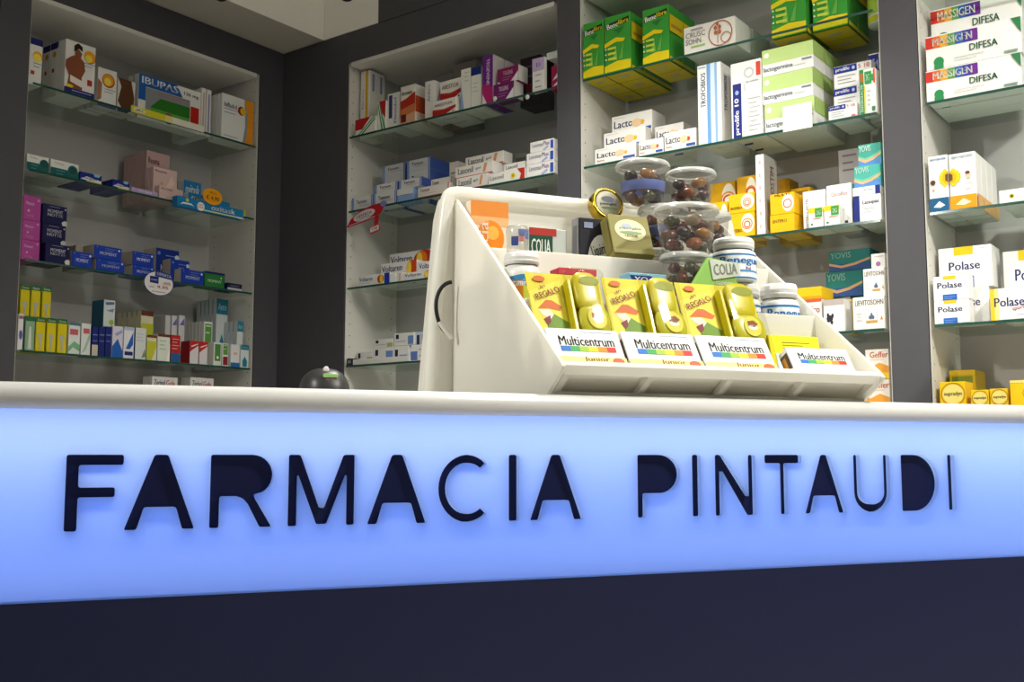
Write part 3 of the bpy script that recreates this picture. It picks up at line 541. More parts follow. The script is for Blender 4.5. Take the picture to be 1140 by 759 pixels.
# fourth shelf
gp = [('r', .1, .55, .25, .9, '2c2c3a'), li(.1, .2, .6, .35, 1, '9a9aa6')]
q = K('M', 4, 392.5, 456, 398, .0, .05, 'd4d2ce', [li(.05, .4, .5, .5, 1, 'b7b5b0'), ('d', .95, .35, .08, 'c8b45a')], 'long silver-white flat carton', 'lying along the front of the fourth shelf')
K('M', 4, 385.5, 392, 399, .0, .05, '2f3038', [('r', .25, .3, .8, .7, '8a8c94')], 'small black carton with grey square', 'at the end of the fourth shelf')
q2 = K('M', 4, 391.5, 415, 391.5, .06, .05, 'd9d8d6', gp + [('r', .65, .1, 1, .6, 'a7a94a')], 'grey-white carton with olive patch', 'behind the silver-white flat one', sup=True)
q3 = K('M', 4, 415.5, 437.5, 387, .06, .05, 'd9d8d6', gp + [('r', .65, .1, 1, .8, '6a86c0')], 'grey-white carton with blue patch', 'behind the silver-white flat one')
K('M', 4, 416, 437.5, 377.5, .06, .05, 'd9d8d6', gp + [('r', .7, .1, 1, .5, 'a7a94a')], 'grey-white carton with olive patch', 'on top of the blue-patched one', on=q3)
q = K('M', 4, 438, 455, 385, .06, .05, 'd9d8d6', [('r', .1, .4, .3, .8, '2c2c3a'), ('r', .4, .1, .9, .5, '8aa0cc')], 'grey-white carton with two blue marks', 'beside the blue-patched one')
K('M', 4, 438.5, 461, 370.5, .06, .05, 'd9d8d6', gp + [('r', .72, .1, 1, .75, '6a86c0')], 'grey-white carton with blue end', 'highest of the grey-white ones', on=q)
q = K('M', 4, 456.5, 476, 383.5, .01, .05, 'dededd', [('r', .0, .05, .4, .6, '5a72b4'), li(.5, .3, .9, .7, 2, 'a0a6b8')], 'white carton with blue block', 'beside the display back')
K('M', 4, 462, 478, 369, .07, .06, 'b9c2d2', [('r', .1, .5, .3, .9, '2c2c3a'), ('r', .5, .5, .7, .9, '2c2c3a')], 'pale blue carton with dark squares', 'behind the white one with blue block')

# ---------------- cabinet behind the display, top shelf
def fibre(x0, x1, yt, v, where, rows, zt=None):
    its = [('p', [(0, .02), (1, .02), (1, .17), (.5, .19), (0, .13)], 'e9d21a'), ('p', [(.06, .76), (.06, .86), (.94, .93), (.94, .83)], '26301c'), ('t', 'Bene', .10, .78, .52, .87, 'f2f2ea', 7), ('t', 'fibra', .53, .82, .92, .90, 'e9d21a', 7),
           ('p', [(.35, .74), (.75, .77), (.55, .66)], '2a7a34'), ('p', [(.0, .52), (.45, .60), (.8, .55), (.72, .50), (.45, .52), (0, .45)], 'e9d21a'), ('p', [(.3, .2), (.45, .45), (.5, .2)], '7fc04a'), ('p', [(.55, .2), (.75, .5), (.7, .2)], '6ab048')] + \
          [x for k in range(3) for x in (('r', .14, .22 + .09 * k, .45, .26 + .09 * k, 'c9d84a'), ('d', .06, .24 + .09 * k, .015, 'eef2e0'))] + [('R:p', [(0, .52), (0, .82), (1, .82), (1, .52)], 'd9c21c'), ('R:r', .1, .60, .9, .66, 'b8902a'), ('R:r', 0, 0, 1, .06, 'd9c21c'),
           ('B:r', 0, 0, 1, 1, 'cdb41e'), ('B:r', .3, .4, .7, .6, 'a9a488')]
    return K('R', 1, x0, x1, yt, v, .097, '3c9a38', its, 'green and yellow fibre carton', where, rows=rows)
fibre(646, 672, 24.5, .0, 'against the slim post', 3); fibre(672.8, 702, 16, .0, 'beside the one at the slim post', 3); fibre(715, 744.5, 8, .005, 'beside the wheat-ear carton', 2)
fibre(857.5, 896, -34, .05, 'beyond the wheat-ear carton', 2); fibre(903, 942, -40, .07, 'beside the round tub', 2)
K('R', 1, 761, 818.5, 24.5, .005, .14, 'e9e6e0', [('t', 'CRUSC', .04, .58, .42, .78, '9a8f86'), ('t', 'SOHN', .04, .34, .34, .54, '9a8f86'), ('r', .14, .82, .38, .90, 'a9a2a6'), ('r', .14, .20, .42, .27, '9dc070'), ('ring', .72, .5, .46, .04, 'b5673a'), ('r', .665, .15, .675, .7, 'b5673a'),
    ('e', .63, .55, .03, .08, 'b5673a'), ('e', .71, .55, .03, .08, 'b5673a'), ('e', .63, .72, .03, .08, 'b5673a'), ('e', .71, .72, .03, .08, 'b5673a'), ('e', .67, .86, .025, .08, 'b5673a'), ('ring', .83, .3, .2, .03, 'b5673a')], 'white carton with wheat-ear emblem', 'on the top shelf', rows=2)
# second shelf
def lac(c2): return [('t', 'Lacto', .06, .38, .52, .74, '2c3266'), ('d', .76, .48, .12, c2), ('e', .62, .5, .12, .2, 'ecc9a0'), ('r', .0, .0, .0, .0, WT), ('t', 'forte', .06, .14, .24, .26, 'c05048'), ('r', .70, .08, .98, .22, '3a58a8'), li(.06, .84, .35, .88, 1, 'a0a4b8')]
ly, lr2 = lac('e0b41c'), lac('d8481c')
ly = [x for x in ly if x[0] != 'r' or x[3] > 0]; lr2 = [x for x in lr2 if x[0] != 'r' or x[3] > 0]
l3 = K('R', 2, 662, 708, 162.5, .0, .042, 'e9e6e2', ly, 'white carton with yellow flower', 'front step by the slim post')
l2 = K('R', 2, 672, 718.5, 144.5, .05, .045, 'e9e6e2', ly, 'white carton with yellow flower', 'middle step', on=l3, sup=True)
l1 = K('R', 2, 681, 726, 126, .105, .10, 'e9e6e2', ly, 'white carton with yellow flower', 'topmost step', on=l2, sup=True)
K('R', 2, 711, 738.5, 155, .0, .05, 'e9e6e2', lr2, 'white carton with red flower', 'front, beside the yellow-flower ones', rows=4)
K('R', 2, 739.3, 775, 145, .0, .05, 'e9e6e2', lr2, 'white carton with red flower', 'front, beside the tall blue-striped carton', rows=4)
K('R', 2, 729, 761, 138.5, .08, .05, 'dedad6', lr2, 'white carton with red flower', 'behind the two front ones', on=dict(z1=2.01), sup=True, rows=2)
K('R', 2, 776, 802.5, 71, .0, .07, 'efedea', [('v', 'TROFOBIOS', .14, .46, .34, .9, '3a4a72'), ('r', .40, 0, .56, 1, '6f9fd6'), ('r', .56, 0, .74, 1, 'cfe0f0'), ('r', .74, 0, .84, 1, '8fb4e0'), ('R:v', 'TROFOBIOS', .3, .4, .6, .85, '6a7284'), li(.05, .93, .35, .97, 1, '9ab0d0')], 'tall white carton with blue stripes', 'with vertical lettering', rows=3)
K('R', 2, 813, 847.5, 68, .0, .08, 'efedea', [('r', .06, -.02, .34, .72, '20287c'), ('v', 'prolife 10', .11, .04, .29, .52, 'f2f2f8'), ('e', .2, .60, .06, .03, '9ab0e0'), ('ring', .6, .84, .07, .02, 'c4c6cc'), ('r', .84, .78, .98, .96, 'd8402c'), ('t', 'prolife', .5, .70, .92, .74, 'c4c6cc')] + [li(.42, .1, .48, .66, 2, 'd2d2d6'), li(.55, .08, .95, .5, 8, 'dcdce0')], 'tall white carton with navy vertical band', 'beside the blue-striped one', rows=3)
lg = [('r', 0, .46, 1, 1, 'c3dc8c'), ('t', 'lactogermine', .03, .12, .60, .34, '6a7a8c'), ('d', .09, .78, .10, 'eef4e2'), ('r', .78, .34, .97, .40, '7a7f94'), ('R:r', 0, .46, 1, 1, 'a9c472'), li(.62, .14, .85, .2, 1, 'c8cccf')]
q = K('R', 2, 851, 907, 111.5, .005, .09, 'efeeec', lg, 'white and lime-green carton', 'bottom of its stack of three', rows=3)
q = K('R', 2, 848.5, 905, 80.5, .005, .09, 'efeeec', lg, 'white and lime-green carton', 'middle of its stack of three', on=q, rows=3)
q = K('R', 2, 848, 905.5, 50.5, .005, .09, 'efeeec', lg, 'white and lime-green carton', 'on top of its stack of three', on=q, rows=3)
pl = [('r', 0, .66, .62, .98, '252f86'), ('t', 'prolife', .06, .72, .42, .92, 'e9ebf6'), ('e', .53, .82, .04, .08, 'aab8e8'), li(.1, .2, .58, .5, 3, '9a9ca8'), ('t', '5 10', .66, .72, .95, .92, 'd88a80'), ('r', .82, .05, .96, .15, 'd87a70')]
q = K('R', 2, 922, 954, 116, .0, .06, 'e9e8e8', pl, 'white carton with navy name band', 'bottom of its stack of three', rows=3)
q = K('R', 2, 922, 965, 91, .012, .06, 'e9e8e8', pl, 'white carton with navy name band', 'middle of its stack of three', on=q, rows=3)
q = K('R', 2, 922, 965, 66, .012, .06, 'e9e8e8', pl, 'white carton with navy name band', 'on top of its stack of three', on=q, rows=3)
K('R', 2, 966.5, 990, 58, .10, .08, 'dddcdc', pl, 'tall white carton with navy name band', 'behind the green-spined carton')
K('R', 2, 955.5, 990.5, 75, .0, .055, 'efeeea', [('r', .04, 0, .30, 1, '2f8a4a'), ('v', 'ENTEROLACTIS', .10, .06, .24, .66, 'eaf4ea'), ('r', .10, .72, .26, .92, 'c8602c'), ('r', .32, .0, .40, .62, 'e9d21a'), ('r', .36, .66, .78, .94, '2f9a4a'), ('r', .78, .72, .9, .86, '2f9a4a'), ('t', '2G', .44, .72, .66, .88, 'f0f6ee'), ('r', .90, .66, 1, .98, 'd84a2c'), ('r', .76, .04, .96, .14, '4a7a5a'), li(.5, .2, .7, .5, 4, 'b8bab4')], 'white carton with green spine and cross', 'at the wide post end of the second shelf', rows=2)
# third shelf
ye = [('e', .74, .55, .26, .40, 'f4efe2'), ('ring', .72, .52, .24, .05, 'e08a3a'), ('ring', .72, .5, .15, .05, 'c8541c'), ('t', 'ENTERO', .08, .20, .52, .34, '7a5a20')]
YE = 'edb813'
q = K('R', 3, 811.5, 840, 237, .0, .05, YE, ye, 'yellow carton with white swirl disc', 'bottom of the pair by the tall white spine', rows=2)
K('R', 3, 811, 840, 215.5, .0, .05, YE, ye, 'yellow carton with white swirl disc', 'on top of the pair by the tall white spine', on=q, rows=2)
K('R', 3, 794, 810.5, 225, .05, .05, YE, ye, 'yellow carton with white swirl disc', 'behind the counter bottles', rows=3)
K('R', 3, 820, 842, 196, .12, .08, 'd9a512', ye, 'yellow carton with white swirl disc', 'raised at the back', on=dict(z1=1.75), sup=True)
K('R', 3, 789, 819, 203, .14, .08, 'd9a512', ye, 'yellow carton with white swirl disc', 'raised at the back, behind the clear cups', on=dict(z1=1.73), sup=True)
K('R', 3, 840.7, 850.5, 172, .0, .10, 'ebe9e6', [li(.35, .1, .65, .9, 6, 'c9b8b4'), ('R:r', 0, 0, 1, 1, 'a8a4a2'), ('R:v', 'RICOSTIM', .45, .35, .75, .88, '7a5a52')], 'very tall narrow white carton', 'with grey lettered side')
yb = [('e', .74, .52, .24, .42, 'f4efe2'), ('ring', .72, .48, .22, .05, 'c8541c'), ('t', 'MULTI', .2, .86, .8, .97, '7a5a20')]
q = K('R', 3, 857, 884.5, 238.5, .005, .05, YE, [('t', 'ENTERO', .12, .55, .7, .72, '7a5a20')], 'yellow carton with brown lettering', 'bottom of the pair between white cartons', rows=4)
K('R', 3, 857, 884.5, 215, .005, .05, YE, yb, 'yellow carton with white swirl disc', 'on the brown-lettered one', on=q, rows=3)
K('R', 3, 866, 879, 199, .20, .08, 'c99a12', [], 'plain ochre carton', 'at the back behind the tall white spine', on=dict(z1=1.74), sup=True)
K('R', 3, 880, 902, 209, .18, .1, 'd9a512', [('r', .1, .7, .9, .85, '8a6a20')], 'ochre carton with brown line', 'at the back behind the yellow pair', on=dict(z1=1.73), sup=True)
K('R', 3, 893.5, 919, 212, .03, .10, 'efeeec', [('v', 'ENTEROLACTIS', .12, .05, .24, .8, 'a8aabc'), ('e', .65, .75, .22, .14, 'dfe3ee'), ('e', .72, .66, .12, .08, 'ecd9dc')], 'white carton with faint vertical lettering', 'behind the two little green-topped ones')
K('R', 3, 919.7, 948.5, 205, .03, .10, 'efeeec', [('t', 'Dicoflor', .2, .72, .85, .82, 'dbb0b4'), li(.2, .4, .8, .6, 3, 'dcdadc'), ('r', .7, .06, .82, .12, '3a3a44')], 'white carton with pink lettering', 'beside the one with faint lettering')
sm = [('r', 0, .74, 1, 1, 'd9c81c'), ('r', .45, .5, .95, .96, '3f9a4a'), ('t', '2G', .56, .62, .84, .84, 'f0f6ee'), ('r', .15, .12, .3, .2, '4a7a5a'), ('r', .3, .42, .9, .46, 'd88a70')]
K('R', 3, 900, 916.3, 231, .0, .025, 'efeeea', sm, 'little white carton with green and yellow top', 'the first of two')
K('R', 3, 917, 935, 228.5, .0, .025, 'efeeea', sm, 'little white carton with green and yellow top', 'beside its twin and the navy-banded carton')
K('R', 3, 933, 956, 166, .16, .08, 'c9c2c4', [li(.2, .5, .9, .85, 3, '9a7a86')], 'pale mauve carton', 'at the back beside the teal wave cartons', on=dict(z1=1.77), sup=True)
q = K('R', 3, 950, 993, 216, .01, .11, 'efeeec', [('r', .0, 0, .22, 1, '23307c'), ('t', 'Lactoplat', .34, .62, .94, .80, '33406a'), li(.36, .36, .8, .48, 2, 'b7b7bd'), ('L:r', 0, 0, 1, 1, '23307c')], 'white carton with navy band and name', 'at the wide post end of the third shelf', rows=2)
q = K('R', 3, 949, 992.5, 206.5, .01, .11, 'efeeec', [li(.4, .4, .75, .6, 1, '8a8c98'), ('r', .82, 0, 1, 1, '23307c')], 'flat white carton with navy end', 'lying on the navy-banded one', on=q, rows=2)
yv = [('r', 0, 0, 1, .30, '5a8fd0'), ('p', [(0, .3), (.3, .14), (.65, .24), (1, .46), (1, .56), (.6, .34), (.3, .26), (0, .42)], 'e8b48a'), ('p', [(0, .42), (.3, .26), (.6, .34), (1, .56), (1, .64), (.6, .44), (.3, .36), (0, .5)], '7fc0a0'), ('t', 'YOVIS', .04, .66, .56, .94, 'cdeadf')]
q = K('R', 3, 950.5, 991, 183, .02, .10, '4fb3a6', yv, 'teal carton with blue and orange waves', 'lower of the bright pair', on=q)
K('R', 3, 955, 990, 159, .03, .10, '47a596', yv, 'teal carton with blue and orange waves', 'upper of the bright pair', on=q)
# fourth shelf
q = K('R', 4, 892.5, 915, 333, .02, .10, 'eee6dc', [('p', [(0, .0), (1, .0), (1, .25), (0, .5)], 'e8b06a'), ('t', 'Idro', .3, .6, .9, .8, 'd0603a'), ('r', 0, .92, 1, 1, 'cf5a3a')], 'white and orange carton', 'under the yellow one beside the display')
K('R', 4, 880, 915, 320, .02, .10, 'e9bd18', [('r', 0, 0, 1, .25, 'd19a14')], 'flat yellow carton', 'on the white and orange one', on=q)
fl = K('R', 4, 916.3, 940, 333, .015, .07, 'ebe9e6', [('r', 0, .82, 1, 1, 'b9aca6'), ('d', .3, .42, .10, '33323a'), ('e', .22, .52, .06, .07, '33323a'), ('e', .44, .5, .06, .07, '33323a'), ('e', .4, .3, .06, .06, '33323a'), ('e', .2, .32, .06, .05, '33323a')], 'white carton with black flower', 'beside the yeast cartons', rows=2)
sp = K('R', 4, 920, 947, 331, .17, .12, 'c9c6c2', [], 'plain grey-white carton', 'under the dark teal wave cartons')
yv_shade = [('r', 0, 0, 1, .34, '3a5fa0'), yv[1], ('t', 'YOVIS', .04, .62, .54, .92, '9fcabf')]  # darker copy of the teal wave print, shade put into its colours
q = K('R', 4, 919, 960.5, 301.5, .165, .10, '2f8a88', yv_shade, 'dark teal carton with blue and orange waves', 'lower of the shaded pair', on=sp)
K('R', 4, 922.6, 969, 278, .165, .10, '2f8a88', yv_shade, 'dark teal carton with blue and orange waves', 'upper of the shaded pair', on=q)
lv = [('t', 'LIEVITOSOHN', .08, .74, .98, .90, '6a5a52'), ('r', .42, .22, .78, .58, '9aa4b0'), ('r', .43, .27, .77, .57, 'eef0ee'), ('r', .42, .20, .78, .27, 'cf9a3a'), ('e', .6, .4, .04, .10, '5a6a86'), ('e', .55, .36, .04, .06, '5a6a86'), ('e', .65, .36, .04, .06, '5a6a86'), li(.12, .3, .3, .5, 3, 'c4beb8'), ('p', [(.88, .28), (.92, .4), (.96, .28)], 'cf8a3a')]
q = K('R', 4, 949, 998, 329.5, .005, .10, 'eae7e2', lv, 'white yeast carton with herb emblem', 'lower of the pair')
q = K('R', 4, 960.5, 998, 298, .02, .09, 'eae7e2', lv, 'white yeast carton with herb emblem', 'upper of the pair', on=q)
K('R', 4, 969.5, 996, 281.5, .03, .08, 'dedad6', [('d', .5, .3, .16, '9a6a92'), li(.2, .7, .9, .8, 1, 'a8a4a8')], 'small white carton with mauve spot', 'on the upper yeast carton', on=q)
K('R', 4, 942, 949, 333, .10, .05, 'e0b41c', [('r', 0, .45, 1, .55, 'c8862a')], 'narrow yellow carton', 'between the black-flower and yeast cartons', on=None)
gf = [('t', 'Geffer', .2, .72, .98, .92, 'c8602c'), ('p', [(.0, .0), (1, .0), (1, .42), (.6, .55), (.2, .4), (0, .5)], 'e09a3a'), ('p', [(0, 0), (1, 0), (1, .2), (0, .28)], 'e9c23a'), li(.2, .62, .8, .66, 1, 'c8a898')]
q = K('R', 5, 963, 999, 422, .03, .10, 'e6ddd2', gf, 'white and orange antacid carton', 'lower of the pair on the cabinet base', on=dict(z1=1.06), sup=True)
K('R', 5, 963, 999, 388.5, .03, .10, 'e6ddd2', gf, 'white and orange antacid carton', 'upper of the pair on the cabinet base', on=q)

# ---------------- sunflower cabinet
bandc = ['c8342a', 'dd6a2a', 'e5a92c', '5a9a4a', '2f62b0', '3a3f9c', '6a2c8c']
def ms():
    its = []
    for k, c in enumerate(bandc): its.append(('r', .56 * k / 7, .62, .56 * (k + 1) / 7, .96, c))
    return its + [('t', 'MASSIGEN', .08, .68, .50, .90, 'f4f0ea'), ('t', 'DIFESA', .47, .34, .76, .54, '2f6a4a'), ('d', .14, .2, .14, '2f8a52'), ('r', .09, 0, .19, .12, '2f8a52'), li(.3, .14, .62, .22, 2, 'a0a4a0'), ('p', [(.9, 1), (1, 1), (1, .55)], '2f7a4a'), ('r', .82, .06, .96, .12, '7f9a8a')]
q = K('F', 2, 1030, 1137.5, 69, .005, .075, 'efedea', ms(), 'long white carton with rainbow band', 'lower of the front pair', rows=4)
q = K('F', 2, 1029.5, 1137.5, 30, .005, .075, 'efedea', ms(), 'long white carton with rainbow band', 'upper of the front pair', on=q, rows=1)
K('F', 2, 1029.5, 1138, 1, .09, .075, 'efedea', ms(), 'long white carton with rainbow band', 'topmost, set behind the front pair', on=dict(z1=q['z1'] - .004), sup=True, rows=2)
sfb = [('r', 0, 0, 1, .24, '1f5a86'), ('p', [(.2, .08), (.5, .18), (.8, .1), (.55, .06)], 'e6eef0'), ('t', 'apropolis', .1, .90, .9, .97, '8fb0d4')]
sun = lambda x: [('e', x, .58, .46, .20, 'e9c81c')] + [('e', x + .34 * math.cos(a), .58 + .16 * math.sin(a), .16, .05, 'f0d63a') for a in (0, .8, 1.6, 2.4, 3.2, 4, 4.8, 5.6)] + [('e', x, .58, .26, .10, '6a4a2a')]
def clipx(its): return [it for it in its]
K('F', 3, 1030, 1055.2, 173.5, .0, .06, 'efedea', sfb + [*[('e', .985 - .30 * math.sin(a), .58 + .13 * math.cos(a), .05 + .12 * abs(math.sin(a)), .022 + .03 * abs(math.cos(a)), 'e9c81c') for a in (.5, .9, 1.3, 1.7, 2.1, 2.6)], ('p', [(1, .46), (.84, .48), (.72, .54), (.72, .62), (.84, .68), (1, .70)], 'd9b01c'), ('p', [(1, .50), (.86, .53), (.86, .63), (1, .66)], '6a4a2a'), ('d', .22, .52, .045, '5a3a2c'), ('d', .24, .38, .02, 'c88a6a')], 'white carton with half sunflower and blue foot', 'against the wide post', rows=4)
K('F', 3, 1055.8, 1086, 170, .0, .06, 'efedea', [('r', 0, 0, 1, .24, 'e89a1c'), ('p', [(.2, .08), (.5, .18), (.8, .1), (.55, .06)], 'f6e6c0'), *[('e', .015 + .28 * math.sin(a), .58 + .13 * math.cos(a), .05 + .11 * abs(math.sin(a)), .022 + .03 * abs(math.cos(a)), 'e9c81c') for a in (.5, .9, 1.3, 1.7, 2.1, 2.6)], ('p', [(0, .46), (.15, .48), (.26, .54), (.26, .62), (.15, .68), (0, .70)], 'd9b01c'), ('p', [(0, .50), (.13, .53), (.13, .63), (0, .66)], '6a4a2a'), ('e', .72, .58, .09, .055, 'e6c0a4'), ('e', .70, .63, .09, .03, '6a3a2a'), ('t', 'apropolis', .1, .90, .9, .97, '8fb0d4'), ('R:r', 0, 0, 1, .24, 'e0b070'), li(.55, .36, .95, .46, 2, 'd0ccc6')], 'white carton with half sunflower and orange foot', 'beside the blue-footed one', rows=4)
K('F', 3, 1112, 1150, 210, .03, .10, 'efedea', [('d', .38, .55, .16, 'c9c23a'), ('d', .38, .55, .10, '5a5a2a'), li(.5, .25, .9, .4, 2, 'b9b9b4')], 'flat white carton with yellow-green flower', 'beside the sunflower cartons', rows=2)
def po(big=True): return [('r', .28, .86, .64, 1, 'e9bd1c'), ('t', 'Polase', .12, .50, .80, .74, '3a3f74'), ('r', .26, .0, .66, .24, '2a62b8'), li(.3, .06, .6, .14, 2, '8fb4e8'), li(.72, .90, .95, .93, 1, 'b9b9c4')]
q = K('F', 4, 1039.5, 1079.5, 334, .0, .05, 'edecea', po(), 'small white carton with yellow tab and blue block', 'bottom of the small pair')
K('F', 4, 1034, 1079, 307, .0, .05, 'edecea', po(), 'small white carton with yellow tab and blue block', 'on top of the small pair', on=q)
q = K('F', 4, 1056, 1101, 320, .06, .06, 'edecea', [('t', 'Polase', .1, .5, .78, .72, '3a3f74'), ('r', .0, .82, .6, 1, 'e9bd1c')], 'white carton half hidden', 'between the small pair and the yellow-edged carton')
K('F', 4, 1041, 1104, 274.5, .065, .10, 'edecea', [('r', .30, .80, .66, 1, 'e9bd1c'), ('t', 'Polase', .20, .44, .78, .64, '3a3f74'), ('r', .58, .0, .66, .28, '2a62b8'), li(.74, .90, .95, .93, 1, 'b9b9c4'), li(.2, .34, .8, .38, 1, 'd4d2d6')], 'large white carton with yellow tab', 'standing on the half hidden one', on=q)
K('F', 4, 1101.8, 1150, 320, .005, .06, 'edecea', [('r', 0, 0, .10, 1, 'efc02a'), ('r', .10, 0, .2, 1, 'f2d88a'), ('t', 'Polase', .1, .42, .80, .70, '3a3f74'), ('t', 'sport', .52, .26, .8, .4, 'd88a96', 8), li(.6, .1, .8, .14, 1, '6a86c0')], 'white carton with yellow edge', 'in front on the fourth shelf')
K('F', 4, 1116, 1168, 278, .10, .10, 'e4e2de', [('r', .34, .86, .9, 1, 'e9bd1c'), ('t', 'Polase', .26, .58, .95, .74, '3a3f74'), ('r', .36, .06, .66, .18, '2a62b8')], 'tall white carton with yellow tab', 'at the back beside the large one')
su = [('e', .52, .52, .40, .38, 'f2dc7a'), ('ring', .52, .52, .46, .04, 'b98a24'), ('t', 'supradyn', .18, .42, .86, .62, '5a5a3a')]
YS = 'f0c41a'
K('F', 5, 1040, 1075, 425, .02, .09, YS, su, 'yellow vitamin carton with ringed disc', 'by the wide post', on=dict(z1=1.065), sup=True)
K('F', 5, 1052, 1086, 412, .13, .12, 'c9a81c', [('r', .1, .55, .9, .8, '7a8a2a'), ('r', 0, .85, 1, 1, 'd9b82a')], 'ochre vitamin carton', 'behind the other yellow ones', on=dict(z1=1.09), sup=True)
K('F', 5, 1080.5, 1101, 434, .02, .06, YS, su, 'small yellow vitamin carton with ringed disc', 'the first of two', on=dict(z1=1.065), sup=True)
K('F', 5, 1101.7, 1123, 432.5, .02, .06, YS, su, 'small yellow vitamin carton with ringed disc', 'beside its twin and the taller one', on=dict(z1=1.065), sup=True)
K('F', 5, 1124, 1152, 423, .01, .08, YS, [('ring', .75, .5, .3, .04, 'b98a24'), ('r', 0, .9, 1, 1, 'f6dc7a')], 'taller yellow vitamin carton', 'at the end of the yellow row', on=dict(z1=1.065), sup=True)
build_entries()

# ================================================================== THINGS HANGING AT THE SHELF EDGES
def frame_empty(name, fr, px, py, v, rx=0):
    u, z = fpix(fr, px, py, v); return empty(name, fpos(fr, u, v, z), FR[fr][3], rx)
def oval_pts(rx, ry, n=28): return [(rx * math.cos(2 * math.pi * k / n), ry * math.sin(2 * math.pi * k / n)) for k in range(n)]
XZ = Matrix.Rotation(R(90), 4, 'X')
def on_front(y, x=0, z=0): return Matrix.Translation((x, y, z)) @ XZ
# yellow and white label strip on the top shelf of the side cabinet
u0, z0 = fpix('A', 146, 121, -.006); u1, _ = fpix('A', 227, 140, -.006); w = u1 - u0
o = carton('shelf_label_strip', fpos('A', (u0 + u1) / 2, -.006, ZS[1] - .003), R(90), w, .006, .026, 'e6e0d2', [('r', 0, 0, .45, 1, 'd8d02a'), ('r', .45, 0, .55, 1, 'dcd88a'), ('e', .1, .5, .08, .32, 'e9e9d0'), ('t', 'offre', .05, .3, .15, .7, '33331a')])
tag(o, 'yellow and white label strip on the edge of the top shelf', 'label')
# blue box hanging over the second shelf edge, with an orange price bubble
u0, _ = fpix('A', 196, 224, -.03); u1, _ = fpix('A', 270, 240, -.03); w = u1 - u0
o = carton('tube_carton', fpos('A', (u0 + u1) / 2, -.0205, ZS[2] - .022), R(90), w, .034, .042, '1f7fb8', [('r', .3, 0, 1, .16, 'dfe6dc'), ('r', .32, 0, .9, .08, '9cc04a'), ('t', 'oxitask', .50, .30, .86, .80, 'f4f6f8'), ('d', .34, .38, .44, 'f2f0ee'), ('t', 'NO', .31, .45, .37, .62, 'd0503a'), ('t', 'laser', .30, .25, .385, .40, 'd0503a'), ('d', .14, .72, .18, 'c8cf4a'), ('p', [(.04, .2), (.08, .45), (.2, .45), (.24, .2), (.2, .3), (.08, .3)], 'eef2f2')])
for x_ in (-.08, .08): box('clip', x_ - .008, x_ + .008, .0172, .06, .027, .0283, mat('clip_metal', 'b8b8b8', metal=1, rough=.3), o)
tag(o, 'long sky-blue carton with green line in front of the second shelf', 'carton')
r_ = frame_empty('price_bubble', 'A', 236.7, 219, -.042); tag(r_, 'orange oval price bubble above the long sky-blue carton', 'price tag')
me = prism('card', oval_pts(.049, .034), -.001, .001, paper('f0a318'), r_); text_on('\u20ac 4.90', paper('8a3a14'), r_, on_front(-.0016, 0, -.006), .066, .018, 0); text_on('offerta', paper('b8601c'), r_, on_front(-.0016, 0, .016), .04, .008)
tube('holder', [(0, .003, -.03), (0, .003, -.035), (0, .003, -.038), (0, .003, -.042)], .002, CLEAR, r_)
# white price disc under the third shelf
r_ = frame_empty('price_disc', 'A', 176.6, 315.5, -.01); tag(r_, 'white oval offer disc with red price on the third shelf edge', 'price tag')
prism('rim', oval_pts(.068, .049), -.001, .001, paper('4a4a96'), r_); prism('card', oval_pts(.0655, .0465), -.002, -.0008, paper('e9e6e2'), r_)
prism('banner', [(-.02, .028), (.062, .020), (.058, .042), (-.016, .052)], -.004, -.0022, paper('2a3f92'), r_); text_on('OFFERTA', paper('e9e9f2'), r_, on_front(-.0046, .021, .0355), .066, .012, R(-6))
flat('printed_shape', [(-.042, .0), (-.002, -.002), (-.002, .026), (-.042, .026)], paper('23307c'), r_, on_front(-.0024)); text_on('MOMENT', paper('c9cde6'), r_, on_front(-.0028, -.022, .012), .03, .006)
text_on('-20%', paper('c23a34'), r_, on_front(-.0024, .034, .003), .042, .011); text_on('9,95', paper('c23a34'), r_, on_front(-.0024, .018, -.015), .05, .014); text_on('invece', paper('c98a80'), r_, on_front(-.0024, -.034, -.016), .026, .007); text_on('fino ad esaurimento', paper('8a5a8a'), r_, on_front(-.0024, 0, -.033), .06, .006)
# red promo banner and price tag on the second shelf of the corner cabinet
r_ = frame_empty('promo_hanger', 'B', 408, 238, -.012); tag(r_, 'red promotional shelf hanger with small white price tag', 'price tag')
prism('card', [(-.115, -.045), (-.09, -.012), (-.04, .016), (.03, .032), (.088, .036), (.10, .024), (.085, -.004), (.05, -.022), (-.02, -.034), (-.07, -.04)], -.001, .001, paper('b81f2c'), r_)
flat('printed_oval', [(x * .062 - .012, y * .020 - .004 + x * .010) for x, y in oval_pts(1, 1, 24)], paper('d9d2d6'), r_, on_front(-.0016)); text_on('OFFERTA', paper('a82a34'), r_, on_front(-.002, -.012, -.002), .09, .012, R(9)); flat('printed_line', [(-.04, -.019), (.02, -.010), (.02, -.007), (-.04, -.016)], paper('8a8a98'), r_, on_front(-.002))
flat('printed_line', [(-.1, -.040), (.05, -.018), (.05, -.015), (-.1, -.037)], paper('e2c9cc'), r_, on_front(-.0016))
d_ = prism('clip_disc', oval_pts(.016, .013), -.003, .001, paper('7f86c0'), r_); d_.location = (.098, -.001, .030)
prism('arm', [(.048, -.02), (.072, -.016), (.066, -.058), (.045, -.062)], -.0012, .0006, paper('b81f2c'), r_)
t_ = prism('price_card', [(.022, -.085), (.030, -.092), (.078, -.08), (.082, -.072), (.076, -.055), (.068, -.050), (.026, -.062), (.020, -.07)], -.0025, -.001, paper('c24a50'), r_)
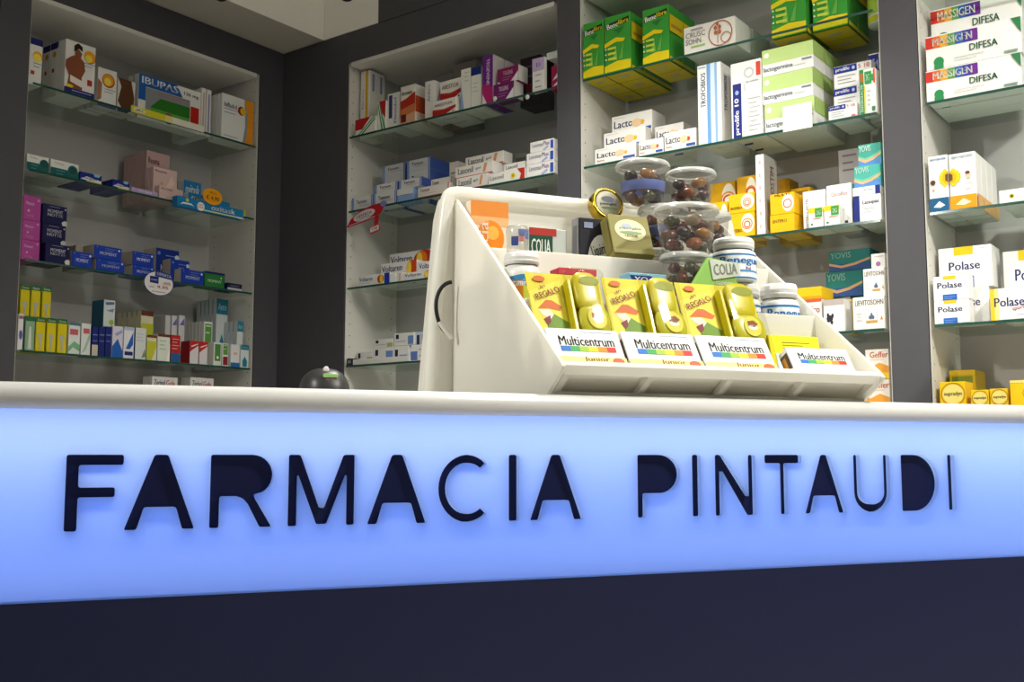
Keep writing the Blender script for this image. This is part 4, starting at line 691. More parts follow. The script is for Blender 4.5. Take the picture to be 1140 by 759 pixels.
flat('printed_shape', [(.026, -.083), (.074, -.075), (.073, -.056), (.026, -.065)], paper('e9e4e2'), r_, on_front(-.003)); text_on('9,90', paper('4a4a60'), r_, on_front(-.0034, .05, -.070), .032, .010, R(8))
# blank white card on the second shelf edge behind the display, small discs on the corner cabinet's top shelf
u0, z0 = fpix('B', 872, 148, -.008); u1, z1 = fpix('B', 904, 124, -.008)
o = carton('blank_card', fpos('B', (u0 + u1) / 2, -.008, ZS[2] + .0045 - .012), 0, u1 - u0, .002, .082, 'f4f2ec', []); tag(o, 'blank white card on the shelf edge before the lime-green cartons', 'label')
for px, py, w_ in ((551, 109.5, 'below the plum cartons'), (587, 108, 'below the lilac-topped carton')):
    r_ = frame_empty('shelf_button', 'B', px, py, -.003); lathe('button', [(0, -.003), (.008, -.003), (.009, 0), (.008, .002), (0, .003)], paper('e6e4e0'), r_, 16).rotation_euler = (R(90), 0, 0); tag(r_, 'small round white clip on the top shelf edge ' + w_, 'clip')
# round tub on the top shelf behind the display
u_, _ = fpix('B', 978, 18, .10); r_ = empty('round_tub', fpos('B', u_, .15, ZS[1] + .0045)); tag(r_, 'round white and green tub at the end of the top shelf', 'tub')
lathe('body', [(0, 0), (.044, 0), (.047, .004), (.047, .12), (0, .12)], paper('e6e8dc'), r_, 28); lathe('label_band', [(.0473, .03), (.0476, .031), (.0476, .11), (.0473, .111)], paper('a9c84a'), r_, 28); lathe('foot_band', [(.0473, .005), (.0478, .006), (.0478, .022), (.0473, .023)], paper('d9c81c'), r_, 28); lathe('lid', [(.049, .12), (.05, .122), (.05, .14), (.046, .143), (0, .143)], paper('e9e6de'), r_, 28)

# ================================================================== COUNTER
KZ = FR['K'][3]
LEN0, LEN1, DEP = -1.1, 2.25, .62
ctr = empty('shop_counter', fpos('K', .93, 0, -1.031), KZ); tag(ctr, 'white topped shop counter with a backlit blue sign panel', 'counter')
# local x = u - .93, y = inward, z = height above floor
X0, X1 = LEN0 - .93, LEN1 - .93; ZT = 1.031
# bullnose countertop: profile in yz, extruded along x
prof = []
TH = .037
for k in range(13):
    a = R(90 + 180 * k / 12); prof.append((TH / 2 + TH / 2 * math.cos(a) * 1.0 - .010, ZT - TH / 2 + TH / 2 * math.sin(a)))
prof = prof + [(DEP, ZT - TH), (DEP, ZT)]
top = side_prism('countertop', prof, X0, X1, TOPM, ctr)
for f in top.data.polygons: f.use_smooth = abs(f.normal.x) < .5 and f.center.y < .02
PB, PT = .7345, ZT - TH + .001       # panel bottom and top (z)
PY = .006                       # panel face, slightly behind the countertop edge
box('base_board', X0, X1, .004, .022, .0, PB - .003, NAVYP, ctr); box('box_floor', X0, X1, .022, .14, PB - .02, PB - .004, TOPM, ctr); box('box_back', X0, X1, .14, .156, PB - .02, PT, TOPM, ctr)
for s in (X0, X1 - .016): box('end_board', s, s + .016, .156, DEP, 0, PT - .002, TOPM, ctr); box('box_end', s, s + .016, PY + .002, .139, PB - .003, PT - .002, TOPM, ctr)
box('rear_board', X0 + .017, X1 - .017, DEP - .02, DEP - .002, 0, PT - .002, TOPM, ctr)
# ---- sign letters, traced as cut-outs of the panel
def pu(px): return fpix('K', px, 545, PY)[0] - .93
LT = {}
def arc(cx, cy, rx, ry, a0, a1, n=10): return [(cx + rx * math.cos(R(a0 + (a1 - a0) * k / n)), cy + ry * math.sin(R(a0 + (a1 - a0) * k / n))) for k in range(n + 1)]
S_ = .135    # stroke in cap heights
def letter(ch, w):
    """outline in cap heights, width w, filled counters"""
    s = S_
    if ch == 'F': return [(0, 0), (s * 1.15, 0), (s * 1.15, .44), (w * .86, .44), (w * .86, .57), (s * 1.15, .57), (s * 1.15, .865), (w, .865), (w, 1), (0, 1)]
    if ch == 'A':
        t = .09; return [(0, 0), (s * 1.22, 0), (w * .5 - (w * .5 - s * 1.22) * .70, .30), (w * .5 + (w * .5 - s * 1.22) * .70, .30), (w - s * 1.22, 0), (w, 0), (w * .5 + t, 1), (w * .5 - t, 1)]
    if ch == 'R':
        return [(0, 0), (s, 0), (s, .43), (w * .42, .43), (w * .52, .40), (w * .60, .32), (w - s * 1.30, 0), (w, 0), (w * .72, .40), (w * .70, .45)] + arc(w * .66, .72, w * .34, .28, -60, 90, 12) + [(0, 1)]
    if ch == 'M':
        m = w * .5; return [(0, 0), (s, 0), (s, .72), (m - s * .6, .02), (m + s * .6, .02), (w - s, .72), (w - s, 0), (w, 0), (w, 1), (w - s * 1.35, 1), (m + s * .2, .25), (m - s * .2, .25), (s * 1.35, 1), (0, 1)]
    if ch == 'C':
        c = w * .53; o_ = arc(c, .5, w * .53, .5, 48, 312, 28); i_ = arc(c, .5, w * .53 - s, .5 - s * .9, 310, 50, 28); return o_ + i_
    if ch == 'I': return [(0, 0), (w, 0), (w, 1), (0, 1)]
    if ch == 'P': return [(0, 0), (s, 0), (s, .385), (w * .55, .385)] + arc(w * .55, .69, w * .45, .31, -85, 90, 14) + [(0, 1)]
    if ch == 'N': return [(0, 0), (s, 0), (s, .74), (w - s * 1.25, 0), (w, 0), (w, 1), (w - s, 1), (w - s, .30), (s * 1.1, 1), (0, 1)]
    if ch == 'T': return [(w / 2 - s / 2, 0), (w / 2 + s / 2, 0), (w / 2 + s / 2, .86), (w, .86), (w, 1), (0, 1), (0, .86), (w / 2 - s / 2, .86)]
    if ch == 'U': return [(0, 1), (0, .34)] + arc(w / 2, .34, w / 2, .34, 180, 360, 14) + [(w, 1), (w - s, 1), (w - s, .36)] + arc(w / 2, .34, w / 2 - s, .34 - s, 360, 180, 14) + [(s, 1)]
    if ch == 'D': return [(0, 0), (w * .42, 0)] + arc(w * .42, .5, w * .58, .5, -85, 90, 18) + [(0, 1)]
CAPB, CAPT = fpix('K', 100, 591.5, PY)[1] + 1.031, fpix('K', 100, 506, PY)[1] + 1.031
CH = CAPT - CAPB
SIGN = [('F', 72.6, 137), ('A', 139, 218), ('R', 234, 304), ('M', 321, 396), ('A', 409, 476), ('C', 488, 549), ('I', 566.5, 577.5), ('A', 590, 649.5), ('P', 710, 757), ('I', 771, 780), ('N', 796.5, 841), ('T', 852, 893), ('A', 896, 942), ('U', 951, 991), ('D', 1004, 1045), ('I', 1056, 1063.5)]
def rounded(pts, r=.0035):
    out = []; n = len(pts)
    for i in range(n):
        p, a, b = Vector(pts[i]), Vector(pts[i - 1]), Vector(pts[(i + 1) % n]); da, db = a - p, b - p
        ang = da.angle(db) if da.length > 1e-6 and db.length > 1e-6 else math.pi
        k = min(r, da.length * .4, db.length * .4)
        if ang > R(150): out.append(tuple(p)); continue
        q0, q1 = p + da.normalized() * k, p + db.normalized() * k
        for t in (0, .5, 1): out.append(tuple(q0 * (1 - t) ** 2 + p * 2 * t * (1 - t) + q1 * t * t))
    return out
loops = []
for ch, a, b in SIGN:
    xa, xb = pu(a), pu(b); loops.append([(xa + x * CH, CAPB + z * CH) for x, z in rounded(letter(ch, (xb - xa) / CH), .03)])
# opal acrylic sheet with the letter openings
def opal(key):
    m = bpy.data.materials.new(key); m.use_nodes = True; nt = m.node_tree; p = nt.nodes['Principled BSDF']; out = [n for n in nt.nodes if n.type == 'OUTPUT_MATERIAL'][0]
    p.inputs['Base Color'].default_value = (.10, .16, .34, 1); p.inputs['Roughness'].default_value = .35; p.inputs['Specular IOR Level'].default_value = .2
    t = nt.nodes.new('ShaderNodeBsdfTranslucent'); t.inputs[0].default_value = (.50, .66, .95, 1)
    nz = nt.nodes.new('ShaderNodeTexNoise'); nz.inputs['Scale'].default_value = 40
    mr = nt.nodes.new('ShaderNodeMapRange'); mr.inputs['To Min'].default_value = .60; mr.inputs['To Max'].default_value = .63; nt.links.new(nz.outputs['Fac'], mr.inputs['Value'])
    mx = nt.nodes.new('ShaderNodeMixShader'); nt.links.new(mr.outputs[0], mx.inputs[0]); nt.links.new(p.outputs[0], mx.inputs[1]); nt.links.new(t.outputs[0], mx.inputs[2]); nt.links.new(mx.outputs[0], out.inputs[0]); return m
OPAL = opal('opal_acrylic')
cu = bpy.data.curves.new('sign_panel', 'CURVE'); cu.dimensions = '2D'; cu.fill_mode = 'FRONT'
for lp in [[(X0, PB), (X1, PB), (X1, PT), (X0, PT)]] + loops:
    s = cu.splines.new('POLY'); s.points.add(len(lp) - 1); s.use_cyclic_u = True
    for p, q in zip(s.points, lp): p.co = (q[0], q[1], 0, 1)
panel = curve_mesh('sign_panel', cu, None, ctr)
bm = bmesh.new(); bm.from_mesh(panel.data)
for v in bm.verts: v.co = Vector((v.co.x, PY, v.co.y))
DT = .0095
for lp in loops:       # returns of the letter openings
    f_ = [bm.verts.new((x, PY, z)) for x, z in lp]; b_ = [bm.verts.new((x, PY + DT, z)) for x, z in lp]
    for k in range(len(lp)): k2 = (k + 1) % len(lp); bm.faces.new((f_[k], f_[k2], b_[k2], b_[k]))
bmesh.ops.remove_doubles(bm, verts=bm.verts, dist=1e-5)
bm.to_mesh(panel.data); bm.free(); panel.data.materials.clear(); panel.data.materials.append(OPAL)
LETM = mat('letter_navy', '0c1440', rough=.4, var=.05, spec=.3)
for lp in loops: prism('letter', lp, PY + DT, PY + DT + .004, LETM, panel)
box('lower_trim', X0, X1, .0035, .0075, PB - .0028, PB - .0002, OPAL, ctr)
# LED sheet and LED strip inside the sign box
sheet = area('led_sheet', (0, .136, (PB + PT) / 2), 3.2, 3.8, (.13, .27, 1.0), rot=(R(-90), 0, 0), sy=.24); sheet.parent = ctr
strip = area('led_strip', (0, .09, PT - .012), 3.2, 2.3, (1.0, .95, .66), rot=(R(-38), 0, 0), sy=.03); strip.parent = ctr
for px_, w_ in ((388, 'over the corner cabinet'), (249, 'over the side cabinet')):
    p = hit(px_, -9, UP, CEIL - .10); ZC = CEIL if p.x < .26 else CEIL2; root = empty('track_spot', (p.x, p.y, ZC)); tag(root, 'small black ceiling spotlight ' + w_, 'lamp', 'black ceiling spots')
    tube('stem', [(0, 0, 0), (0, 0, -.02), (0, 0, CEIL - ZC - .04), (0, 0, CEIL - ZC - .06)], .007, BLACKP, root)
    h_ = lathe('head', [(0, .045), (.026, .045), (.03, .035), (.03, -.05), (.026, -.054), (.024, -.04), (0, -.04)], BLACKP, root, 20); h_.location = (0, 0, CEIL - ZC - .085); h_.rotation_euler = (R(-40), 0, R(30))

# ================================================================== COUNTER DISPLAY
# local frame: x = u - 1.159, y = v (inward), z = height above the countertop
UM = 1.159
dsp = empty('tiered_display', fpos('K', UM, 0, .0006), KZ); tag(dsp, 'white acrylic tiered counter display with sloping sides', 'display stand')
XL, XR = .828 - UM, 1.492 - UM
sidep = [(.03, 0), (.515, 0), (.515, .452), (.503, .442), (-.018, .055), (-.03, .044), (-.026, .036)]
side_prism('side_panel', sidep, XL, XL + .008, ACR, dsp, .0018); side_prism('side_panel', sidep, XR - .008, XR, ACR, dsp, .0018)
xi, xj = XL + .0085, XR - .0085
# front lip with four openings: top rail, lower rail, five ribs
side_prism('lip_rail', [(-.028, .046), (-.014, .054), (.012, .054), (.012, .047), (-.012, .032), (-.018, .030)], xi, xj, ACR, dsp, .0015)
side_prism('foot_rail', [(.022, .0), (.040, 0), (.036, .005), (.020, .005)], xi, xj, ACR, dsp)
for k in range(5):
    x_ = xi + (xj - xi - .012) * k / 4
    side_prism('lip_rib', [(-.018, .030), (-.004, .036), (.042, .0052), (.021, .0052)], x_, x_ + .012, ACR, dsp)
side_prism('lip_inner', [(.006, .031), (.011, .031), (.048, .0055), (.043, .0055)], xi, xj, ACR, dsp)
# tiers
def slab(n, y0, y1, z0, z1): box(n, xi, xj, y0, y1, z0, z1, ACR, dsp, .001)
slab('tier_floor', .014, .16, .032, .037); slab('riser', .16, .166, .032, .180); slab('tier_floor', .166, .312, .125, .131); slab('riser', .312, .318, .125, .301); slab('tier_floor', .318, .515, .236, .242)
# back shell with a rounded rim and a wider moulded rear
bx0, bx1 = .762 - UM, 1.558 - UM
shell = [(bx0, 0), (bx1, 0), (bx1 - .03, .40), (bx1 - .04, .440), (bx1 - .07, .462), (bx0 + .075, .462), (bx0 + .045, .445), (bx0 + .034, .40)]
prism('back_shell', shell, .516, .555, ACR, dsp, .006)
tube('rim', [(bx0 + .016, .505, .004), (bx0 + .022, .505, .16), (bx0 + .036, .505, .33), (bx0 + .046, .505, .40), (bx0 + .050, .505, .445), (bx0 + .066, .505, .452), (bx0 + .12, .505, .452), (bx0 + .3, .505, .452), (bx1 - .3, .505, .452), (bx1 - .12, .505, .452), (bx1 - .066, .505, .452), (bx1 - .050, .505, .445), (bx1 - .046, .505, .40), (bx1 - .036, .505, .33), (bx1 - .022, .505, .16), (bx1 - .016, .505, .004)], .0155, ACR, dsp)
# cable loop on the side
def kp(px, py, v):
    u, z = fpix('K', px, py, v); return Vector((u, v, z))
cb = [kp(x, y, .47) for x, y in ((504, 314), (497, 315), (489, 324), (486, 340), (489, 358), (495, 369), (504, 374))]
cab = empty('cable', fpos('K', cb[0].x, .47, cb[-1].z), KZ)
tube('cord', [(q.x - cb[0].x - .003, 0.0, q.z - cb[-1].z) for q in cb], .0042, BLACKP, cab); tube('sleeve', [(cb[-3].x - cb[0].x, -.002, cb[-3].z - cb[-1].z), ((cb[-2].x - cb[0].x), -.002, cb[-2].z - cb[-1].z), (cb[-1].x - cb[0].x - .004, -.002, 0.0), (cb[-1].x - cb[0].x - .002, -.002, -.006)], .0055, paper('cfc8c0'), cab)
tag(cab, 'black cable looping out of the side of the white display', 'cable')

def kthing(name, x0, x1, yt, v, h, d, col, items, label, cat='carton', tilt=0, zb=None, group=None):
    """carton on a tier: front at pixel x0..x1, top edge at pixel yt, base height zb above the countertop"""
    ym = yt + 10
    u0, u1 = fpix('K', x0, ym, v)[0], fpix('K', x1, ym, v)[0]; zt = fpix('K', (x0 + x1) / 2, yt, v)[1]
    w = u1 - u0; h = zt - zb if h is None else h
    if tilt:
        t = R(tilt)   # leaning back, pivot on the front lower edge
        base = fpos('K', (u0 + u1) / 2, v, zb) 
        o = carton(name, base, KZ, w, d, h, col, items, 0); o.rotation_euler = (-t, 0, KZ)
        o.location = base + FR['K'][2] * (d / 2 * math.cos(t)) + UP * (d / 2 * math.sin(t)) * 1.0
    else:
        o = carton(name, fpos('K', (u0 + u1) / 2, v + d / 2, zb), KZ, w, d, h, col, items)
    tag(o, label, cat, group); return o, w, h
# ---- front tray: four leaning multivitamin cartons
T1 = .0378
mc = [('t', 'Multicentrum', .15, .52, .90, .78, '26262e'), ('bow', .15, .36, .90, .50), li(.48, .86, .92, .90, 1, '8aa0c0'), li(.15, .28, .8, .30, 1, 'b9bcc4'), ('L:r', .1, .2, .9, .8, '5a4a42'), ('L:r', .2, .3, .6, .7, 'c88a3a')]
mj = mc + [('r', 0, 0, 1, .2, 'efe08a'), ('t', 'Junior', .42, .05, .76, .20, '8a5a3a'), ('e', .88, .10, .08, .09, 'c8603a')]
where = ['against the low end of the side panel', 'under the gift pack before the red carton', 'under the gift pack before the green pouch']
for k, (a, b, yt) in enumerate([(617, 699, 371.5), (703, 784, 375.5), (787, 866, 379)]):
    kthing('vitamin_carton', a, b, yt, .026, .078, .028, 'eceae8', mj, 'white carton with rainbow bar ' + where[k], 'carton', 32, T1, 'white rainbow-bar cartons in the front tray')
kthing('vitamin_carton', 886, 954, 393, .02, .058, .028, 'f0efec', mc, 'white rainbow-bar carton without a gift pack, in front of a yellow one', 'carton', 32, T1, 'white rainbow-bar cartons in the front tray')
kthing('vitamin_carton', 862, 918, 381, .112, .094, .022, 'e9dc2a', [li(.25, .72, .8, .84, 3, '7a7a2a'), ('r', .1, .1, .2, .6, 'c8dcec'), ('bow', .2, .50, .9, .56), ('r', .2, .1, .95, .48, 'e6ecf0')], 'yellow carton behind the single rainbow-bar carton', 'carton', 12, T1)
# ---- three yellow gift blister packs behind them
def gift(px0, px1, yt, label):
    v, zb, t = .099, .040, R(22); u0, u1 = fpix('K', px0, yt + 10, v + .07)[0], fpix('K', px1, yt + 10, v + .07)[0]; w = u1 - u0; h = .208
    r = empty('gift_pack', fpos('K', (u0 + u1) / 2, v, zb), KZ); r.rotation_euler = (-t, 0, KZ); tag(r, label, 'gift pack', 'yellow gift packs in the front tray')
    cw = w * .47
    c = box('card', -w / 2, w / 2, .0, .0015, 0, h, paper('d6c62c'), r)
    L_ = lambda pts, col, n='printed_shape': flat(n, [(-w / 2 + x * cw, (.34 + .64 * z) * h) for x, z in pts], paper(col), r, on_front(-.0005 - .0002 * len(r.children)))
    L_([(.02, .72), (.98, .95), (.98, .02), (.02, .02)], 'e0d24a'); L_([(.25, .06), (.6, .40), (1.0, .26), (.9, .02), (.35, .0)], '6a8a2c'); L_([(.18, .46), (.45, .60), (.62, .60), (.9, .50), (.8, .44), (.5, .47)], 'c8652a'); L_([(.2, .44), (.5, .46), (.62, .38), (.5, .30), (.3, .36)], 'd9d3c2'); L_([(.3, .3), (.5, .36), (.5, .26), (.4, .2)], '7a2c30')
    text_on('REGALO', paper('8a1f3c'), r, on_front(-.004, -w / 2 + cw * .52, h * .79), cw * .74, h * .06, R(22)); text_on('in', paper('8a1f3c'), r, on_front(-.004, -w / 2 + cw * .40, h * .855), cw * .14, h * .03, R(22))
    flat('printed_oval', [(-w / 2 + cw * .35 + x * .012, h * .935 + y * .006) for x, y in oval_pts(1, 1, 16)], paper('c8652a'), r, on_front(-.003))
    # yellow toy under the clear dome: round lower lobe and a rounded upper block
    ox = w / 2 - (w - cw) * .5
    def blob(n, cx, cz, sx, sy, sz, m_, p=2.6):
        bm = bmesh.new(); bmesh.ops.create_uvsphere(bm, u_segments=24, v_segments=14, radius=1)
        for q in bm.verts:
            x, y, z = q.co; s = lambda a: math.copysign(abs(a) ** (2 / p), a)
            q.co = Vector((cx + sx * s(x), -.0145 + sy * s(y), cz + sz * s(z)))
        return bm_obj(n, bm, m_, r, True)
    YT = mat('toy_yellow', 'c8ba12', rough=.3, coat=.12)
    tb_ = blob('toy_body', ox - .001, h * .79, (w - cw) * .33, .012, h * .19, YT, 3.4); blob('toy_disc', ox + .005, h * .50, (w - cw) * .40, .0115, h * .17, mat('toy_lime', 'bdb628', rough=.3, coat=.12), 2.4)
    flat('badge', [(ox + .006 + .019 * x, h * .50 + .022 * y) for x, y in oval_pts(1, 1, 20)], paper('d9cf4a'), r, on_front(-.0268)); flat('badge_mark', [(ox + .006 + .013 * x, h * .525 + .008 * y) for x, y in oval_pts(1, 1, 5)], paper('8a4a1c'), r, on_front(-.0272)); flat('badge_mark', [(ox + .006 + .011 * x, h * .485 + .006 * y) for x, y in oval_pts(1, 1, 12)], paper('eae6da'), r, on_front(-.0272))
    flat('toy_window', [(ox + .003 + (w - cw) * .26 * x, h * .87 + h * .05 * y) for x, y in oval_pts(1, 1, 16)], paper('8f9426'), r, on_front(-.0268))
    box('toy_side', -w / 2 + cw + .001, -w / 2 + cw + .009, -.02, -.002, h * .3, h * .9, mat('toy_yellow'), r, .002, 2)
    # clear blister dome over the toy
    bm = box_bm(-w / 2 + cw, w / 2 - .001, -.030, -.0006, .004, h * 1.02, .012, 4); bm_obj('blister', bm, BLIST, r, True)
    return r
gift(586, 668, 309, 'yellow blister gift pack beside the white label jar'); gift(671, 751, 315, 'yellow blister gift pack before the small blue carton'); gift(753, 838, 321, 'yellow blister gift pack before the green pouch')
# ---- middle tier (floor .131)
T2 = .1318
def jar(name, px0, px1, ytop, v, zb, h, label, kind):
    ym = ytop + 20; u0, u1 = fpix('K', px0, ym, v)[0], fpix('K', px1, ym, v)[0]; rr = (u1 - u0) / 2
    r = empty(name, fpos('K', (u0 + u1) / 2, v, zb), KZ - R(8)); tag(r, label, 'bottle' if kind else 'jar')
    WJ = mat('white_plastic', 'e9e8e6', rough=.3)
    cap = h * (.26 if kind else .16); b_ = h - cap
    lathe('body', [(0, 0), (rr * .92, 0), (rr, .004), (rr, b_ * .86), (rr * .96, b_ * .93), (rr * .82, b_ * .98), (rr * .8, b_)], WJ, r, 36)
    lathe('cap', [(rr * .84, b_ + .001), (rr * .93, b_ + .002), (rr * .93, h - .005), (rr * .86, h), (0, h)], WJ, r, 36)
    for k in (1, 2): lathe('cap_ridge', [(rr * .93, b_ + cap * .3 * k - .002), (rr * .955, b_ + cap * .3 * k), (rr * .93, b_ + cap * .3 * k + .002)], WJ, r, 36)
    def wrap(n, a0, a1, z0, z1, col, off, wave=0):
        bm = bmesh.new(); N = 14; q = []
        for k in range(N + 1):
            a = R(a0 + (a1 - a0) * k / N) - R(90); dz = wave * math.sin(math.pi * k / N)
            q.append((bm.verts.new((rr * off * math.cos(a), rr * off * math.sin(a), z0 + dz)), bm.verts.new((rr * off * math.cos(a), rr * off * math.sin(a), z1 + dz))))
        for p1, p2 in zip(q, q[1:]): bm.faces.new((p1[0], p2[0], p2[1], p1[1]))
        return bm_obj(n, bm, paper(col), r, True)
    def wtext(s, a0, a1, z0, z1, col, off=1.02):
        me = text_mesh(s).copy(); bmt = bmesh.new(); bmt.from_mesh(me); bmesh.ops.subdivide_edges(bmt, edges=[e_ for e_ in bmt.edges if e_.calc_length() > .12], cuts=2); 
        for q in bmt.verts:
            a = R(a0 + (a1 - a0) * (q.co.x + .5)) - R(90); q.co = Vector((rr * off * math.cos(a), rr * off * math.sin(a), z0 + (z1 - z0) * (q.co.y + .5)))
        return bm_obj('lettering', bmt, paper(col), r)
    if kind == 1:
        wrap('label', -100, 100, b_ * .10, b_ * .84, 'eef0f2', 1.006); wrap('label_line', -95, 95, b_ * .78, b_ * .83, '2a7cc0', 1.012); wrap('label_line', -95, 95, b_ * .08, b_ * .13, '2a7cc0', 1.012)
        wtext('Benegum', -62, 66, b_ * .46, b_ * .74, '1f70bc'); wtext('N', 6, 20, b_ * .34, b_ * .43, '8a5a8a'); wrap('label_patch', 66, 100, b_ * .28, b_ * .62, '9a3a40', 1.014); wrap('label_line', -10, 60, b_ * .28, b_ * .34, '5a9ad0', 1.013)
    else:
        wrap('label', -110, 110, b_ * .06, b_ * .80, 'e6ead2', 1.006); wrap('label_band', -60, 100, b_ * .62, b_ * .80, '3f86b8', 1.012, .006); wrap('label_band', -60, 100, b_ * .44, b_ * .62, 'cfd84a', 1.011, .006); wrap('label_fruit', -45, -10, b_ * .48, b_ * .74, 'e08a2a', 1.018); wrap('label_band', -58, -20, b_ * .08, b_ * .42, '5a7cc8', 1.012); wtext('vitamina', -50, 10, b_ * .66, b_ * .76, 'e9eef4', 1.022)
    return r
jar('vitamin_jar', 561, 600, 277, .258, T2, .150, 'white jar with blue, yellow and orange label inside the side panel', 0)
def benegum(a, b, yt, v, zb, h, lab): return jar('vitamin_bottle', a, b, yt, v, zb, h, lab, 1)
benegum(808, 843, 312, .244, T2, .118, 'white bottle with blue lettering under another bottle'); benegum(849, 885, 312, .222, T2, .118, 'white bottle with blue lettering standing free behind the lower riser')
benegum(796, 837, 258, .244, T2 + .1186, .092, 'white bottle with blue lettering stacked on another bottle')
kthing('small_carton', 622, 664, 299, .20, None, .04, 'b8283c', [('r', 0, .9, 1, 1, 'd04a5a')], 'red carton top showing behind a yellow gift pack', zb=T2)
kthing('small_carton', 700, 742, 304.5, .20, None, .04, '7fb8d4', [('p', [(.02, .96), (.6, .96), (.7, .8), (.15, .8)], '23307c'), ('t', 'YO', .15, .84, .5, .94, 'e6ecf4')], 'pale blue carton with navy patch behind a gift pack', zb=T2)
# clear tumbler on the jar
ju, jz = fpix('K', 576, 260, .258); r_ = empty('clear_tumbler', fpos('K', ju, .258, T2 + .1505), KZ); tag(r_, 'clear plastic tumbler with blue and red print on the jar', 'cup')
lathe('body', [(0, .001), (.020, .001), (.0215, .03), (.0225, .046), (.019, .052), (0, .054)], CLEAR, r_, 28)
for a_, c_, z_ in ((-30, '3a4a8a', .012), (-5, 'c88a86', .020), (20, '6a7ab8', .026)):
    f_ = lathe('printed_patch', [(.0216, z_), (.0221, z_ + .005), (.0221, z_ + .013), (.0216, z_ + .018)], paper(c_), r_, 10)
    bm = bmesh.new(); bm.from_mesh(f_.data); bmesh.ops.delete(bm, geom=[v for v in bm.verts if abs(math.degrees(math.atan2(v.co.x, -v.co.y)) - a_) > 40], context='VERTS'); bm.to_mesh(f_.data); bm.free()
# ---- cups of candied fruit
FRC = ['6a2f22', '9a5220', '4a1a24', '7a4230', '3f2a30', 'a8702a', '5c2622', '4a4a2a', '9a8468']
def cup(px, yrim, v, zb, h, rimr, label, band=None):
    u, _ = fpix('K', px, yrim + 8, v); r = empty('fruit_cup', fpos('K', u, v, zb), KZ); tag(r, label, 'cup', 'clear cups of candied fruit')
    rb, rt = rimr * .72, rimr * .92
    lathe('cup_wall', [(0, .0012), (rb, .0012), (rb + .001, .003), (rt, h - .012), (rt, h - .010)], CLEAR, r, 40)
    lathe('lid', [(rt + .001, h - .012), (rimr, h - .011), (rimr, h - .004), (rimr * .96, h), (rimr * .90, h - .001), (rimr * .88, h - .004), (0, h - .003)], thin_clear('lid_plastic', 'efefed', gloss=.05, rough=.12, edge=.4, haze=.16), r, 40)
    lathe('lid_rim', [(rimr + .0004, h - .011), (rimr + .0018, h - .010), (rimr + .0018, h - .005), (rimr * .97, h + .0008), (rimr * .93, h + .0004), (rimr * .96, h - .002)], thin_clear('rim_plastic', 'e0e0dc', gloss=.12, rough=.18, edge=.4, haze=.45), r, 40)
    if band: lathe('label_band', [(rb + (rt - rb) * .25 + .0008, h * .30), (rb + (rt - rb) * .25 + .0014, h * .31), (rb + (rt - rb) * .48 + .0014, h * .52), (rb + (rt - rb) * .48 + .0008, h * .53)], paper(band), r, 40)
    rng = random.Random(int(px * 7 + yrim))
    n = 0
    for lay in range(3):
        zc = .004 + h * (.14 + .25 * lay); rad = rb + (rt - rb) * (zc / h)
        for k in range(4):
            a = 2 * math.pi * (k + .5 * lay) / 4 + rng.uniform(-.15, .15); s = rad * .37; rr = rad - s * 1.02
            bm = bmesh.new(); bmesh.ops.create_icosphere(bm, subdivisions=2, radius=1)
            for q in bm.verts: q.co = Vector((q.co.x * s * 1.0, q.co.y * s * .8, q.co.z * h * .13)) * (1 + .16 * math.sin(q.co.x * 5 + k) * math.cos(q.co.y * 4 + lay))
            o = bm_obj('candied_fruit', bm, mat('fruit_' + FRC[(n + int(px)) % 9], FRC[(n + int(px)) % 9], rough=.25, var=.25, scale=60), None, True)
            o.location = r.location + FR['K'][1] * (rr * math.cos(a)) + FR['K'][2] * (rr * math.sin(a)) + UP * zc; o.rotation_euler = (rng.uniform(-.3, .3), rng.uniform(-.3, .3), rng.uniform(0, 3))
            tag(o, 'piece of candied fruit in the ' + label.replace('clear lidded cup of candied fruit', 'cup').replace('at the bottom of the stack', 'lowest'), 'candied fruit', 'candied fruit pieces'); n += 1
    return r
T3 = .2428; HC_ = .096
CLC = 'clear lidded cup of candied fruit '
cup(732, 260, .40, T3, HC_, .050, CLC + 'at the bottom of the stack by the olive box'); cup(787, 260, .42, T3, HC_, .050, CLC + 'at the bottom of the stack by the white bottle')
cup(738, 236, .40, T3 + HC_ + .001, HC_, .054, CLC + 'under the blue-banded one', '5a6ab0')
cup(787, 240, .42, T3 + HC_ + .001, HC_, .053, CLC + 'half behind the white bottle')
cup(715.5, 187, .40, T3 + 2 * HC_ + .002, .092, .058, CLC + 'topmost, with a blue band', '5a6ab0')
cup(769, 190, .42, T3 + 2 * HC_ + .002, .092, .055, CLC + 'topmost, without a band')
kthing('small_carton', 748, 782, 314, .195, .078, .07, 'e4e0da', [], 'plain white carton under the cups before the riser', zb=T2)
cup(762, 275, .245, T2 + .079, .092, .049, CLC + 'behind the green pouch')
cup(763.5, 233, .242, T2 + .172, .094, .066, CLC + 'right above the green pouch')
# green pouch before the cups
r_ = empty('sweet_pouch', fpos('K', fpix('K', 793, 300, .185)[0], .187, T2), KZ); tag(r_, 'light green sweet pouch with slanted white name before the cups', 'pouch')
o = prism('pouch', [(-.05, 0), (.055, 0), (.06, .09), (.050, .150), (-.012, .157), (-.050, .10)], -.006, .004, paper('8fbf62'), r_, .003)
prism('name_plate', [(-.002, .112), (.060, .124), (.057, .150), (-.010, .152)], -.0085, -.0065, paper('c9cec2'), r_); text_on('COLIA', paper('8a9488'), r_, on_front(-.0092, .026, .135), .054, .022, R(6)); text_on('sapore', paper('e0ead6'), r_, on_front(-.007, .024, .105), .04, .010)
